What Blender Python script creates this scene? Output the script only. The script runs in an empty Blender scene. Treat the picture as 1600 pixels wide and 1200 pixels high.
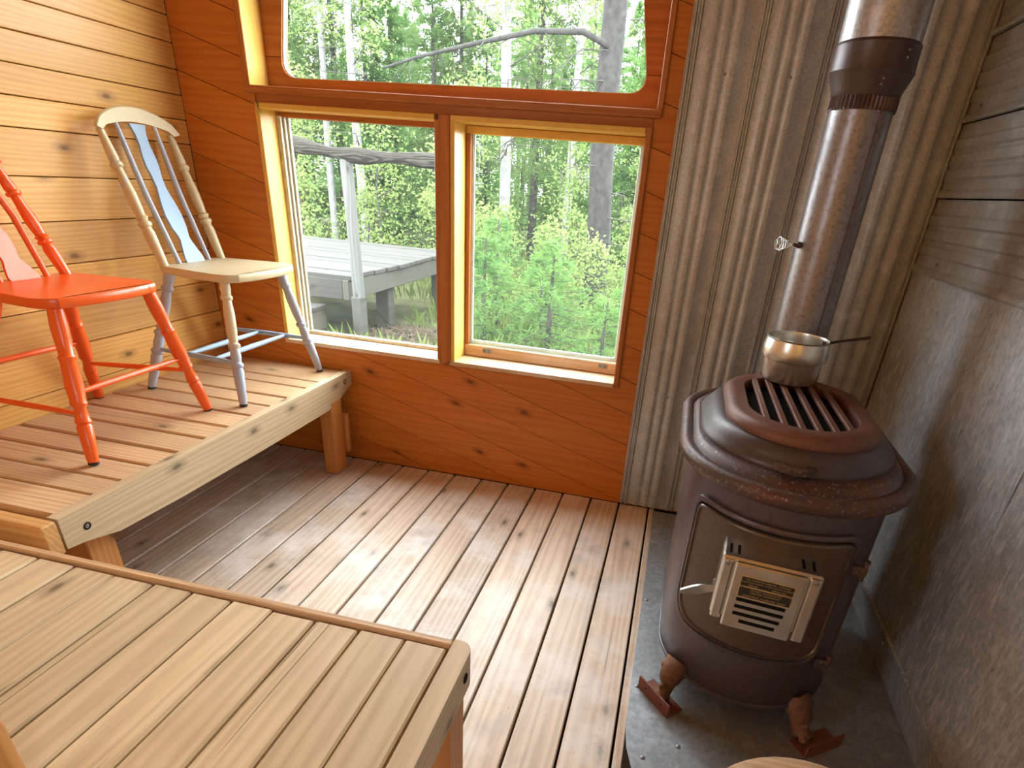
import bpy, bmesh, math, random
from mathutils import Vector, Matrix, Euler
random.seed(7)
PI = math.pi
SC = bpy.context.scene
COL = SC.collection

# ------------------------------------------------------------------ camera
F_PX, PX, PY = 908.89, 855.63, 760.07
cam_d = bpy.data.cameras.new('camera'); cam = bpy.data.objects.new('camera', cam_d); COL.objects.link(cam)
cam_d.sensor_fit = 'HORIZONTAL'; cam_d.sensor_width = 36.0; cam_d.lens = F_PX / 1600 * 36.0
cam_d.shift_x = (800 - PX) / 1600; cam_d.shift_y = (PY - 600) / 1600
cam_d.clip_start = 0.02; cam_d.clip_end = 400
# columns = world axes seen from the camera (x right, y down, z forward)
MC = ((0.9725579, 0.22066258, 0.07375063), (0.16619702, -0.43707087, -0.88393869), (-0.16281794, 0.87193869, -0.46175019))
right = Vector(MC[0]); up = -Vector(MC[1]); back = -Vector(MC[2])
cam.matrix_world = Matrix(((right.x, up.x, back.x, 0), (right.y, up.y, back.y, 0), (right.z, up.z, back.z, 1.30), (0, 0, 0, 1)))
SC.camera = cam

# ------------------------------------------------------------------ world and exposure
SKY = 14.5
w = bpy.data.worlds.new('world'); SC.world = w; w.use_nodes = True
bg = w.node_tree.nodes['Background']; bg.inputs[0].default_value = (0.86, 0.94, 1.0, 1); bg.inputs[1].default_value = SKY
vs = SC.view_settings; vs.view_transform = 'Standard'; vs.look = 'None'; vs.gamma = 1.0; vs.use_curve_mapping = False
vs.exposure = 0.68
SC.cycles.use_denoising = True
SC.cycles.max_bounces = 8; SC.cycles.diffuse_bounces = 5; SC.cycles.use_adaptive_sampling = True; SC.cycles.adaptive_threshold = 0.025; SC.cycles.transparent_max_bounces = 24
SC.cycles.sample_clamp_indirect = 8.0

def portal(name, loc, rot, sx, sy):
    l = bpy.data.lights.new(name, 'AREA'); l.shape = 'RECTANGLE'; l.size = sx; l.size_y = sy
    l.cycles.is_portal = True
    o = bpy.data.objects.new(name, l); COL.objects.link(o); o.location = loc; o.rotation_euler = rot
portal('daylight_portal', (-0.96, 2.56, 1.45), (-PI / 2, 0, 0), 1.66, 1.95)
portal('daylight_portal', (-2.11, -1.175, 1.65), (0, -PI / 2, 0), 0.90, 0.50)  # sky sampling for the fill opening added on the left
portal('daylight_portal', (.86, -1.10, 1.58), (0, PI / 2, 0), 0.92, 0.60)  # sky sampling for the fill opening added on the right

# ------------------------------------------------------------------ helpers
def setp(o, label=None, cat=None, group=None, kind=None):
    if label: o['label'] = label
    if cat: o['category'] = cat
    if group: o['group'] = group
    if kind: o['kind'] = kind
    return o

def empty(name, loc=(0, 0, 0), rz=0.0, parent=None):
    o = bpy.data.objects.new(name, None); COL.objects.link(o)
    o.location = loc; o.rotation_euler = (0, 0, rz); o.empty_display_size = 0.05
    if parent: o.parent = parent
    return o

class MB:
    def __init__(s): s.v = []; s.f = []; s.m = []
    def add(s, vs, fs, mi=0):
        b = len(s.v); s.v += [tuple(p) for p in vs]
        for f in fs: s.f.append([b + i for i in f]); s.m.append(mi)
        return s
    def box(s, a, b, mi=0):
        (x0, y0, z0), (x1, y1, z1) = a, b
        return s.add([(x0, y0, z0), (x1, y0, z0), (x1, y1, z0), (x0, y1, z0), (x0, y0, z1), (x1, y0, z1), (x1, y1, z1), (x0, y1, z1)],
              [(0, 3, 2, 1), (4, 5, 6, 7), (0, 1, 5, 4), (1, 2, 6, 5), (2, 3, 7, 6), (3, 0, 4, 7)], mi)
    def cbox(s, a, b, c=0.003, mi=0, M=None):
        """box with chamfered edges"""
        lo = Vector(a); hi = Vector(b); idx = {}; vs = []
        for sx in (0, 1):
            for sy in (0, 1):
                for sz in (0, 1):
                    S = (sx, sy, sz)
                    for ax in range(3):
                        p = [hi[k] if S[k] else lo[k] for k in range(3)]
                        for k in range(3):
                            if k != ax: p[k] += (-c if S[k] else c)
                        idx[(S, ax)] = len(vs); vs.append(Vector(p))
        fs = []
        ctr = (lo + hi) / 2
        for ax in range(3):
            o1, o2 = (ax + 1) % 3, (ax + 2) % 3
            for sd in (0, 1):
                q = []
                for e1, e2 in ((0, 0), (1, 0), (1, 1), (0, 1)):
                    S = [0, 0, 0]; S[ax] = sd; S[o1] = e1; S[o2] = e2; q.append(idx[(tuple(S), ax)])
                fs.append(q)
        for ax in range(3):
            o1, o2 = (ax + 1) % 3, (ax + 2) % 3
            for e1 in (0, 1):
                for e2 in (0, 1):
                    S0 = [0, 0, 0]; S0[o1] = e1; S0[o2] = e2; S1 = list(S0); S1[ax] = 1
                    fs.append([idx[(tuple(S0), o1)], idx[(tuple(S1), o1)], idx[(tuple(S1), o2)], idx[(tuple(S0), o2)]])
        for S in [(i, j, k) for i in (0, 1) for j in (0, 1) for k in (0, 1)]:
            fs.append([idx[(S, 0)], idx[(S, 1)], idx[(S, 2)]])
        out = []
        for f in fs:
            n = (vs[f[1]] - vs[f[0]]).cross(vs[f[2]] - vs[f[0]]); m = sum((vs[i] for i in f), Vector()) / len(f) - ctr
            out.append(f if n.dot(m) > 0 else f[::-1])
        if M: vs = [M @ p for p in vs]
        return s.add(vs, out, mi)
    def rings(s, rs, caps=(True, True), close=False, mi=0):
        n = len(rs[0]); vs = [p for r in rs for p in r]; fs = []
        k = len(rs)
        for i in range(k if close else k - 1):
            j2 = (i + 1) % k
            for j in range(n):
                fs.append((i * n + j, i * n + (j + 1) % n, j2 * n + (j + 1) % n, j2 * n + j))
        if caps[0]: fs.append(tuple(range(n))[::-1])
        if caps[1]: fs.append(tuple((k - 1) * n + j for j in range(n)))
        return s.add(vs, fs, mi)
    def tube(s, pts, rad, n=10, caps=True, mi=0):
        pts = [Vector(p) for p in pts]; rs = []
        if not hasattr(rad, '__len__'): rad = [rad] * len(pts)
        ref = None
        for i, p in enumerate(pts):
            d = (pts[min(i + 1, len(pts) - 1)] - pts[max(i - 1, 0)]).normalized()
            if ref is None: ref = d.orthogonal().normalized()
            ref = (ref - d * ref.dot(d)).normalized(); b = d.cross(ref)
            rs.append([p + (ref * math.cos(2 * PI * k / n) + b * math.sin(2 * PI * k / n)) * rad[i] for k in range(n)])
        return s.rings(rs, (caps, caps), mi=mi)
    def lathe(s, prof, base=(0, 0, 0), axis=(0, 0, 1), n=24, caps=(True, True), mi=0):
        """prof: list of (radius, height along axis)"""
        a = Vector(axis).normalized(); u = a.orthogonal().normalized()
        if abs(a.z) > .999: u = Vector((1, 0, 0))
        v = a.cross(u); b = Vector(base)
        rs = [[b + a * h + (u * math.cos(2 * PI * k / n) + v * math.sin(2 * PI * k / n)) * r for k in range(n)] for r, h in prof]
        return s.rings(rs, caps, mi=mi)
    def prism(s, poly, d, mi=0):
        """poly: list of 3D points, extruded by vector d"""
        n = len(poly); d = Vector(d); P = [Vector(p) for p in poly]
        nn = Vector()
        for i in range(n): nn += P[i].cross(P[(i + 1) % n])
        if nn.dot(d) > 0: P = P[::-1]
        vs = P + [p + d for p in P]
        fs = [tuple(range(n)), tuple(range(2 * n - 1, n - 1, -1))] + [(i, i + n, (i + 1) % n + n, (i + 1) % n) for i in range(n)]
        return s.add(vs, fs, mi)
    def mesh(s, name, smooth=None):
        m = bpy.data.meshes.new(name); m.from_pydata(s.v, [], s.f); 
        if any(s.m): m.polygons.foreach_set('material_index', s.m)
        if smooth is not None:
            m.polygons.foreach_set('use_smooth', [True] * len(m.polygons)); m.set_sharp_from_angle(angle=math.radians(smooth))
        m.update(); return m
    def build(s, name, mat, parent=None, smooth=None, loc=None, rot=None):
        m = s.mesh(name, smooth)
        for x in (mat if isinstance(mat, (list, tuple)) else [mat]): m.materials.append(x)
        o = bpy.data.objects.new(name, m); COL.objects.link(o)
        if parent: o.parent = parent
        if loc is not None: o.location = loc
        if rot is not None: o.rotation_euler = rot
        return o

def link_copy(o, parent=None, loc=None, rot=None):
    c = o.copy(); COL.objects.link(c)
    if parent: c.parent = parent
    if loc is not None: c.location = loc
    if rot is not None: c.rotation_euler = rot
    return c
def copy_tree(o, parent=None):
    c = link_copy(o, parent)
    for ch in o.children: copy_tree(ch, c)
    return c

# ------------------------------------------------------------------ materials
class NT:
    def __init__(s, name):
        s.mat = bpy.data.materials.new(name); s.mat.use_nodes = True; s.t = s.mat.node_tree
        s.b = s.t.nodes['Principled BSDF']; s.out = s.t.nodes['Material Output']
    def n(s, typ, ins=None, **kw):
        x = s.t.nodes.new(typ)
        for k, v in kw.items(): setattr(x, k, v)
        for k, v in (ins or {}).items():
            if isinstance(v, bpy.types.NodeSocket): s.t.links.new(v, x.inputs[k])
            else: x.inputs[k].default_value = v
        return x
    def link(s, a, b): s.t.links.new(a, b)
    def ramp(s, fac, stops, interp='LINEAR'):
        r = s.t.nodes.new('ShaderNodeValToRGB'); r.color_ramp.interpolation = interp; e = r.color_ramp.elements
        while len(e) > 1: e.remove(e[-1])
        e[0].position = stops[0][0]; e[0].color = c4(stops[0][1])
        for p, c in stops[1:]:
            q = e.new(p); q.color = c4(c)
        s.link(fac, r.inputs[0]); return r.outputs[0]
    def mix(s, fac, a, b, mode='MIX'):
        m = s.t.nodes.new('ShaderNodeMix'); m.data_type = 'RGBA'; m.blend_type = mode
        for i, v in ((0, fac), (6, a), (7, b)):
            if isinstance(v, bpy.types.NodeSocket): s.link(v, m.inputs[i])
            else: m.inputs[i].default_value = c4(v) if i else v
        return m.outputs[2]
    def math(s, op, a, b=None):
        m = s.t.nodes.new('ShaderNodeMath'); m.operation = op
        for i, v in ((0, a), (1, b)):
            if v is None: continue
            if isinstance(v, bpy.types.NodeSocket): s.link(v, m.inputs[i])
            else: m.inputs[i].default_value = v
        return m.outputs[0]
    def coords(s, scale=(1, 1, 1), rnd=7.0, rot=(0, 0, 0)):
        tc = s.n('ShaderNodeTexCoord'); oi = s.n('ShaderNodeObjectInfo')
        mp = s.n('ShaderNodeMapping', {'Vector': tc.outputs['Object'], 'Rotation': rot, 'Scale': scale})
        sc = s.n('ShaderNodeVectorMath', {0: mp.outputs[0]}, operation='ADD')
        k = s.math('MULTIPLY', oi.outputs['Random'], rnd)
        cb = s.n('ShaderNodeCombineXYZ', {0: k, 1: s.math('MULTIPLY', k, 3.7), 2: s.math('MULTIPLY', k, 1.9)})
        s.link(cb.outputs[0], sc.inputs[1]); s.rand = oi.outputs['Random']; return sc.outputs[0]
    def noise(s, vec, scale, detail=3, rough=.55, dist=0.0):
        return s.n('ShaderNodeTexNoise', {'Vector': vec, 'Scale': scale, 'Detail': detail, 'Roughness': rough, 'Distortion': dist}).outputs[0]
    def bump(s, h, strength=.3, dist=.002):
        b = s.n('ShaderNodeBump', {'Height': h, 'Strength': strength, 'Distance': dist}); s.link(b.outputs[0], s.b.inputs['Normal'])
    def set(s, col=None, rough=None, metal=None, spec=None, coat=None):
        for k, v in (('Base Color', col), ('Roughness', rough), ('Metallic', metal), ('Specular IOR Level', spec), ('Coat Weight', coat)):
            if v is None: continue
            if isinstance(v, bpy.types.NodeSocket): s.link(v, s.b.inputs[k])
            else: s.b.inputs[k].default_value = c4(v) if k == 'Base Color' else v
        return s.mat
def c4(c):
    return tuple(c) if len(c) == 4 else (*c, 1.0)

def wood(name, light, mid, dark, axis='Y', rough=.5, knots=.5, var=.25, spec=.3, rot=(0, 0, 0), stain=None, stain_amt=.5, coat=0, grain=1.0, knotcol=None, speck=0, crack=0):
    t = NT(name); A = {'X': (.06, 1, 1), 'Y': (1, .06, 1), 'Z': (1, 1, .06)}[axis]
    v = t.coords(A, 9.0, rot)
    wob = t.noise(v, 3.0, 2)
    wv = t.n('ShaderNodeVectorMath', {0: v, 1: (0, 0, 0)}, operation='ADD')
    cb = t.n('ShaderNodeCombineXYZ', {0: t.math('MULTIPLY', wob, .10), 1: t.math('MULTIPLY', wob, .10), 2: t.math('MULTIPLY', wob, .10)})
    t.link(cb.outputs[0], wv.inputs[1])
    rings = t.n('ShaderNodeTexWave', {'Vector': wv.outputs[0], 'Scale': 22.0, 'Distortion': 7.0, 'Detail': 2.0, 'Detail Scale': .9}, wave_type='RINGS', rings_direction=axis).outputs['Fac']
    fine = t.noise(v, 240, 3, .6); broad = t.noise(v, 14, 3, .6)
    g = t.math('ADD', t.math('ADD', t.math('MULTIPLY', rings, .26 * grain), t.math('MULTIPLY', fine, .34 * grain)), t.math('MULTIPLY', broad, .40))
    col = t.ramp(g, [(.18, light), (.50, mid), (.88, dark)])
    # board-to-board difference
    hsv = t.n('ShaderNodeHueSaturation', {'Color': col, 'Value': t.math('ADD', t.math('MULTIPLY', t.rand, var), 1 - var * .5)})
    col = hsv.outputs[0]
    if knots > 0:
        kv0 = t.coords((1, 1, 1), 11.0, rot); sx = t.n('ShaderNodeSeparateXYZ', {0: kv0}); ax = 'XYZ'.index(axis); ot = [i for i in range(3) if i != ax]
        kv = t.n('ShaderNodeCombineXYZ', {0: t.math('MULTIPLY', t.math('ADD', sx.outputs[ot[0]], sx.outputs[ot[1]]), 7.0), 1: t.math('MULTIPLY', sx.outputs[ax], 3.2), 2: 0.0}).outputs[0]
        vo = t.n('ShaderNodeTexVoronoi', {'Vector': kv, 'Scale': 1.0, 'Randomness': 1.0}, voronoi_dimensions='2D')
        d = t.math('ADD', vo.outputs['Distance'], t.math('MULTIPLY', t.noise(kv, 9, 2), .05))
        sepc = t.n('ShaderNodeSeparateColor', {0: vo.outputs['Color']})
        gate = t.math('LESS_THAN', sepc.outputs[0], knots)
        kr = t.ramp(d, [(.060, (1, 1, 1)), (.095, (.45, .45, .45)), (.20, (0, 0, 0))])
        kf = t.math('MULTIPLY', t.math('MULTIPLY', kr, gate), .85)
        col = t.mix(kf, col, knotcol or tuple(x * .28 for x in dark))
    if stain:
        sv = t.coords((1, 1, 1), 5.0)
        sf = t.ramp(t.noise(sv, 3.2, 5, .65), [(.46, (0, 0, 0)), (.68, (1, 1, 1))])
        col = t.mix(t.math('MULTIPLY', sf, stain_amt), col, stain)
    if crack:
        C_ = {'X': (.012, 1, 1), 'Y': (1, .012, 1), 'Z': (1, 1, .012)}[axis]
        cf = t.ramp(t.noise(t.coords(C_, 13.0, rot), 120, 2, .5), [(.70, (0, 0, 0)), (.73, (1, 1, 1))])
        col = t.mix(t.math('MULTIPLY', cf, crack), col, tuple(x * .35 for x in dark))
    if speck:
        pv = t.coords((1, 1, 1), 3.0)
        pf_ = t.math('MULTIPLY', t.ramp(t.noise(pv, 130, 2, .5), [(.66, (0, 0, 0)), (.70, (1, 1, 1))]), t.ramp(t.noise(pv, 4, 2, .5), [(.42, (0, 0, 0)), (.6, (1, 1, 1))]))
        col = t.mix(t.math('MULTIPLY', pf_, speck), col, (.12, .10, .09))
        bf = t.ramp(t.noise(pv, 6.5, 4, .6), [(.55, (0, 0, 0)), (.78, (1, 1, 1))])
        col = t.mix(t.math('MULTIPLY', bf, .5), col, (.30, .27, .27))
    t.bump(g, .25, .0012)
    return t.set(col, rough, 0, spec, coat)

def plain(name, col, rough=.5, metal=0, spec=.5, nscale=0, nvar=.15, bump=0):
    t = NT(name)
    if nscale:
        v = t.coords((1, 1, 1), 3.0); nz = t.noise(v, nscale, 4)
        a = tuple(x * (1 - nvar) for x in col); b = tuple(min(1, x * (1 + nvar)) for x in col)
        cc = t.ramp(nz, [(.3, a), (.7, b)])
        if bump: t.bump(nz, bump, .002)
        return t.set(cc, rough, metal, spec)
    return t.set(col, rough, metal, spec)

M = {}
M['floor'] = wood('floor_boards', (.74, .61, .48), (.63, .48, .355), (.42, .29, .20), 'Y', .43, .35, .28, .38, stain=(.78, .72, .68), stain_amt=.85, speck=.45, crack=.5)  # pale stain is worn whitening plus window glare put into the colour
M['bench'] = wood('bench_pine', (.66, .515, .325), (.565, .42, .25), (.40, .275, .155), 'Y', .5, .45, .30, .3, stain=(.47, .335, .20), stain_amt=.4, crack=.7)
M['bench_x'] = wood('bench_pine_across', (.66, .45, .26), (.54, .345, .185), (.36, .21, .11), 'X', .5, .45, .25, .3, stain=(.46, .29, .18), stain_amt=.5, crack=.6)
M['wall_l'] = wood('varnished_pine', (.72, .42, .135), (.63, .325, .085), (.45, .19, .04), 'Y', .42, .5, .28, .3, grain=.8)
M['wall_b'] = wood('varnished_fir', (.58, .20, .030), (.50, .15, .018), (.36, .085, .010), 'X', .42, .4, .16, .3, rot=(0, -.29, 0), grain=.8)
M['trim_x'] = wood('varnished_trim_across', (.50, .19, .05), (.42, .14, .033), (.30, .085, .02), 'X', .4, .15, .15, .3)
M['trim_z'] = wood('varnished_trim_upright', (.50, .19, .05), (.42, .14, .033), (.30, .085, .02), 'Z', .4, .15, .15, .3)
M['jamb'] = wood('lit_pine_jamb', (.80, .50, .12), (.73, .43, .09), (.60, .32, .05), 'Z', .4, .15, .1, .3, grain=.5)  # varnished pine with strong window light put into its colour
M['sill'] = wood('worn_sill', (.72, .52, .34), (.64, .43, .26), (.48, .29, .16), 'X', .55, .1, .1, .3, stain=(.75, .66, .55), stain_amt=.7)
M['grey_wood'] = wood('weathered_wood', (0.0605, 0.0560, 0.0469), (0.0454, 0.0424, 0.0333), (0.0272, 0.0242, 0.0197), 'Y', .8, .3, .3, .2)
M['grey_wood_x'] = wood('weathered_wood_across', (0.0381, 0.0347, 0.0303), (0.0295, 0.0268, 0.0225), (0.0173, 0.0156, 0.0130), 'X', .8, .3, .3, .2)
M['dark'] = plain('dark_gap', (.030, .018, .010), .9, 0, .1)
M['black'] = plain('black_void', (.008, .007, .007), .8, 0, .1)
M['orange'] = None
def paint(name, col, under, amount, rough=.3, scale=14):
    t = NT(name); v = t.coords((1, 1, 1), 4.0)
    f = t.ramp(t.noise(v, scale, 6, .7), [(1 - amount, (0, 0, 0)), (1 - amount + .03, (1, 1, 1))])
    c2 = t.ramp(t.noise(v, 5, 2), [(.3, tuple(x * .9 for x in col)), (.7, col)])
    t.bump(t.noise(v, 35, 2), .08, .002)
    return t.set(t.mix(f, c2, under), rough, 0, .5)
M['orange'] = paint('orange_gloss_paint', (.84, .115, .012), (.72, .50, .30), .31, .30, 11)
M['cream'] = paint('cream_worn_paint', (.61, .50, .30), (.42, .36, .30), .36, .4, 9)
M['blue'] = paint('pale_blue_paint', (.31, .43, .57), (.50, .46, .34), .27, .55, 9)
M['bluegrey'] = paint('blue_grey_worn_paint', (.40, .42, .49), (.62, .52, .32), .40, .4, 6)
def legmix():
    t = NT('half_stripped_leg_paint'); v = t.coords((1, 1, 1), 4.0); tc = t.n('ShaderNodeTexCoord'); z = t.n('ShaderNodeSeparateXYZ', {0: tc.outputs['Object']}).outputs[2]
    f = t.math('ADD', z, t.math('MULTIPLY', t.noise(v, 9, 4, .6), .22)); c = t.ramp(f, [(.30, (.37, .40, .48)), (.345, (.60, .50, .31))])
    return t.set(c, .4, 0, .5)
M['legmix'] = legmix()
M['tan'] = paint('tan_worn_paint', (.60, .46, .26), (.42, .42, .46), .42, .4, 7)

def glassmat():
    t = NT('window_glass')
    tr = t.n('ShaderNodeBsdfTransparent', {'Color': (.97, .985, .975, 1)}); gl = t.n('ShaderNodeBsdfGlossy', {'Color': (1, 1, 1, 1), 'Roughness': .02})
    di = t.n('ShaderNodeBsdfTranslucent', {'Color': (.9, .95, .92, 1)})
    m0 = t.n('ShaderNodeMixShader', {0: .003, 1: tr.outputs[0], 2: di.outputs[0]})
    fr = t.n('ShaderNodeFresnel', {'IOR': 1.35})
    m1 = t.n('ShaderNodeMixShader', {0: t.math('MULTIPLY', fr.outputs[0], .35), 1: m0.outputs[0], 2: gl.outputs[0]})
    t.link(m1.outputs[0], t.out.inputs[0]); return t.mat
M['glass'] = glassmat()

def galv(name, base=(.42, .40, .37), warm=(.36, .29, .22), rough=.38, metal=.75, sc=(1, 1, 1), fine=120, streak=None):
    t = NT(name); v = t.coords(sc, 3.0)
    n1 = t.noise(v, 2.2, 4, .6); n2 = t.noise(v, fine, 2, .6); n3 = t.noise(v, 16, 4, .65)
    c = t.mix(t.ramp(n1, [(.38, (0, 0, 0)), (.66, (1, 1, 1))]), base, warm)
    c = t.mix(t.ramp(n2, [(.42, (0, 0, 0)), (.62, (.55, .55, .55))]), c, tuple(x * .55 for x in base))
    c = t.mix(t.ramp(n3, [(.52, (0, 0, 0)), (.75, (.5, .5, .5))]), c, tuple(min(1, x * 1.45) for x in base))
    if streak:
        sv = t.coords(streak, 2.0); s1 = t.noise(sv, 18, 4, .7)
        c = t.mix(t.ramp(s1, [(.50, (0, 0, 0)), (.64, (.7, .7, .7))]), c, (.66, .67, .67))
    r = t.math('ADD', t.math('MULTIPLY', n3, .25), rough - .1)
    t.bump(n2, .12, .001)
    return t.set(c, r, metal, .5)
M['shield'] = galv('galvanised_ribbed', (.47, .485, .49), (.41, .38, .345), .42, .45, fine=160)
M['rwall'] = galv('galvanised_panel', (.43, .45, .46), (.35, .325, .30), .34, .4)
M['rsheet'] = galv('scuffed_sheet', (.43, .47, .51), (.27, .25, .235), .30, .15, fine=70, streak=(1, 6, 1.0))
M['hearth'] = galv('hearth_sheet', (.36, .39, .42), (.27, .255, .24), .42, .45, fine=60)

def rusty(name, base, rust, amt, rough=.5, metal=.4, sc=8, spk=None):
    t = NT(name); v = t.coords((1, 1, 1), 2.0)
    n1 = t.noise(v, sc, 5, .65); n2 = t.noise(v, 90, 3, .6)
    f = t.ramp(n1, [(.62 - amt * .4, (0, 0, 0)), (.82 - amt * .4, (1, 1, 1))])
    c = t.mix(f, base, rust)
    c = t.mix(t.ramp(n2, [(.5, (0, 0, 0)), (.7, (.5, .5, .5))]), c, tuple(x * .5 for x in rust))
    if spk:
        c = t.mix(t.ramp(t.noise(v, 140, 2, .5), [(.62, (0, 0, 0)), (.68, (.8, .8, .8))]), c, spk)
    t.bump(n2, .25, .0015)
    return t.set(c, t.math('ADD', t.math('MULTIPLY', n1, .25), rough - .12), metal, .5)
M['stove'] = rusty('stove_steel', (.084, .068, .080), (.095, .055, .045), .2, .34, .3, 3)
M['castrust'] = rusty('cast_iron_brown', (0.0697, 0.0459, 0.0426), (0.1189, 0.0451, 0.0271), .45, .48, .3, 9, spk=(0.2788, 0.2378, 0.2296))
M['lid'] = rusty('cast_iron_lid', (.068, .052, .056), (.085, .052, .042), .3, .40, .3, 9)
M['grate'] = rusty('rusty_grate', (0.1271, 0.0508, 0.0377), (0.1640, 0.0640, 0.0369), .5, .5, .2, 12)
M['rustleg'] = rusty('rusty_leg', (.13, .060, .033), (.22, .105, .056), .5, .7, .1, 25)
M['bracket'] = rusty('bracket_red_oxide', (0.2160, 0.0680, 0.0400), (0.1760, 0.0640, 0.0400), .3, .6, .1, 12)
M['pipe'] = rusty('stovepipe_steel', (.25, .235, .25), (.17, .11, .085), .25, .36, .7, 2.2)
M['pipe_dark'] = rusty('reducer_steel', (.075, .055, .056), (.12, .05, .035), .3, .42, .5, 4)
M['pipe_grey'] = galv('upper_pipe', (.44, .44, .45), (.33, .28, .25), .36, .7)
M['door'] = rusty('stove_door', (0.0984, 0.0722, 0.0615), (0.1312, 0.0697, 0.0410), .35, .33, .45, 4)
M['chrome'] = plain('chromed_box', (.60, .57, .53), .25, .95, .5, 9, .16)
M['pot'] = plain('aluminium_pot', (.66, .63, .57), .30, .9, .5, 12, .14)
M['wire'] = plain('spring_wire', (.55, .54, .52), .3, 1.0)
M['brass'] = plain('plate_brass', (.60, .42, .20), .4, .7, .5, 60, .2)
M['plate'] = plain('plate_black', (.022, .018, .012), .45, 0, .5)
M['handle_dark'] = plain('dark_handle', (.045, .024, .020), .4, .3)
M['bolt'] = plain('bolt_grey', (.25, .25, .26), .45, .7, .5, 40, .2)
M['rubber'] = plain('rubber_foot', (.02, .02, .02), .8)
M['tape'] = plain('glazing_tape', (.62, .70, .62), .5, 0, .4, 30, .1)
M['track'] = plain('window_track', (.52, .47, .33), .5, 0, .4, 30, .15)
def leafmat(name, a, b, trans=.5):
    t = NT(name); v = t.coords((1, 1, 1), 5.0); c = t.ramp(t.noise(v, 1.7, 3), [(.32, a), (.68, b)])
    d = t.n('ShaderNodeBsdfDiffuse', {'Color': c}); tr = t.n('ShaderNodeBsdfTranslucent', {'Color': c})
    m = t.n('ShaderNodeMixShader', {0: trans, 1: d.outputs[0], 2: tr.outputs[0]}); t.link(m.outputs[0], t.out.inputs[0]); return t.mat
M['needle'] = leafmat('pine_needles', (0.0525, 0.0918, 0.0349), (0.1093, 0.1573, 0.0543))
M['spruce'] = leafmat('spruce_needles', (0.0569, 0.1180, 0.0394), (0.1180, 0.1922, 0.0569))
M['leaf'] = leafmat('birch_leaves', (.100, .150, .045), (.165, .200, .072), .45)
M['grass'] = leafmat('grass_blades', (0.0908, 0.1328, 0.0349), (0.1607, 0.1888, 0.0699), .3)
M['bark'] = plain('pine_bark', (0.0203, 0.0178, 0.0162), .9, 0, .2, 14, .45, .8)
M['birch'] = plain('birch_bark', (0.1287, 0.1266, 0.1201), .8, 0, .2, 8, .35, .3)
M['twig'] = plain('twig_bark', (0.0360, 0.0324, 0.0270), .9, 0, .2, 20, .3)
M['soil'] = plain('forest_floor', (0.0496, 0.0496, 0.0225), .95, 0, .1, 3, .45, .6)
M['post_grey'] = wood('weathered_post', (.085, .083, .075), (.06, .058, .052), (.03, .029, .026), 'Z', .8, .2, .1, .2)
M['litter'] = plain('needle_litter', (0.0496, 0.0339, 0.0248), .95, 0, .1, 25, .4, .8)
M['log_bark'] = wood('rough_log_bark', (.060, .052, .045), (.036, .030, .025), (.012, .010, .008), 'X', .9, 0, .1, .1, grain=2.0)

# ------------------------------------------------------------------ the room
XL, XR, YB, YF, ZC = -2.087, 0.8215, 2.418, -1.55, 2.62

# floor of boards running towards the window wall
fl = MB().box((XL - .1, YF - .1, -.10), (XR + .15, YB + .12, -.032)).build('floor', M['dark'])
setp(fl, 'worn bare wooden board floor', kind='structure')
gx = [.0325, -.105, -.238, -.373, -.510, -.646, -.780, -.917, -1.054, -1.191, -1.322]
while gx[-1] > XL: gx.append(gx[-1] - .1357)
for i in range(len(gx) - 1):
    x1, x0 = gx[i], max(gx[i + 1], XL)
    if x1 - x0 < .03: continue
    wd = x1 - x0 - .008; L = YB - YF - .006; cx = (x0 + x1) / 2
    o = MB().cbox((-wd / 2, -L / 2, -.034), (wd / 2, L / 2, 0), .003).build('plank', M['floor'], fl, loc=(cx, (YB + YF) / 2, random.uniform(-.0015, 0)))
MB().cbox((.036, YF, -.034), (.060, YB - .004, .001), .003).build('edge_strip', M['floor'], fl)
MB().box((.061, YF, -.034), (XR + .02, YB - .004, -.0005)).build('hearth_base', M['dark'], fl)

# hearth sheet
hb = MB()
hp = [(.056, YB - .03, 0), (.057, 1.15, 0), (.066, 1.08, 0), (.085, 1.02, 0), (.085, YF + .3, 0), (XR + .01, YF + .3, 0), (XR + .01, YB - .03, 0)]
hb.prism([(x, y, .0) for x, y, z in hp], (0, 0, .003))
hearth = hb.build('hearth_sheet', M['hearth']); setp(hearth, 'grey metal hearth sheet on the floor under the stove', 'hearth')
nm = MB().lathe([(.007, 0), (.006, .002), (.002, .0035)], n=8)
nail0 = None
for (x, y) in ((.075, 1.30), (.073, 1.72), (.11, 1.06), (.20, 1.12), (.075, 2.1)):
    if nail0 is None: nail0 = nm.build('nail', M['bolt'], hearth, 40, loc=(x, y, .003))
    else: link_copy(nail0, hearth, (x, y, .003))

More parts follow.
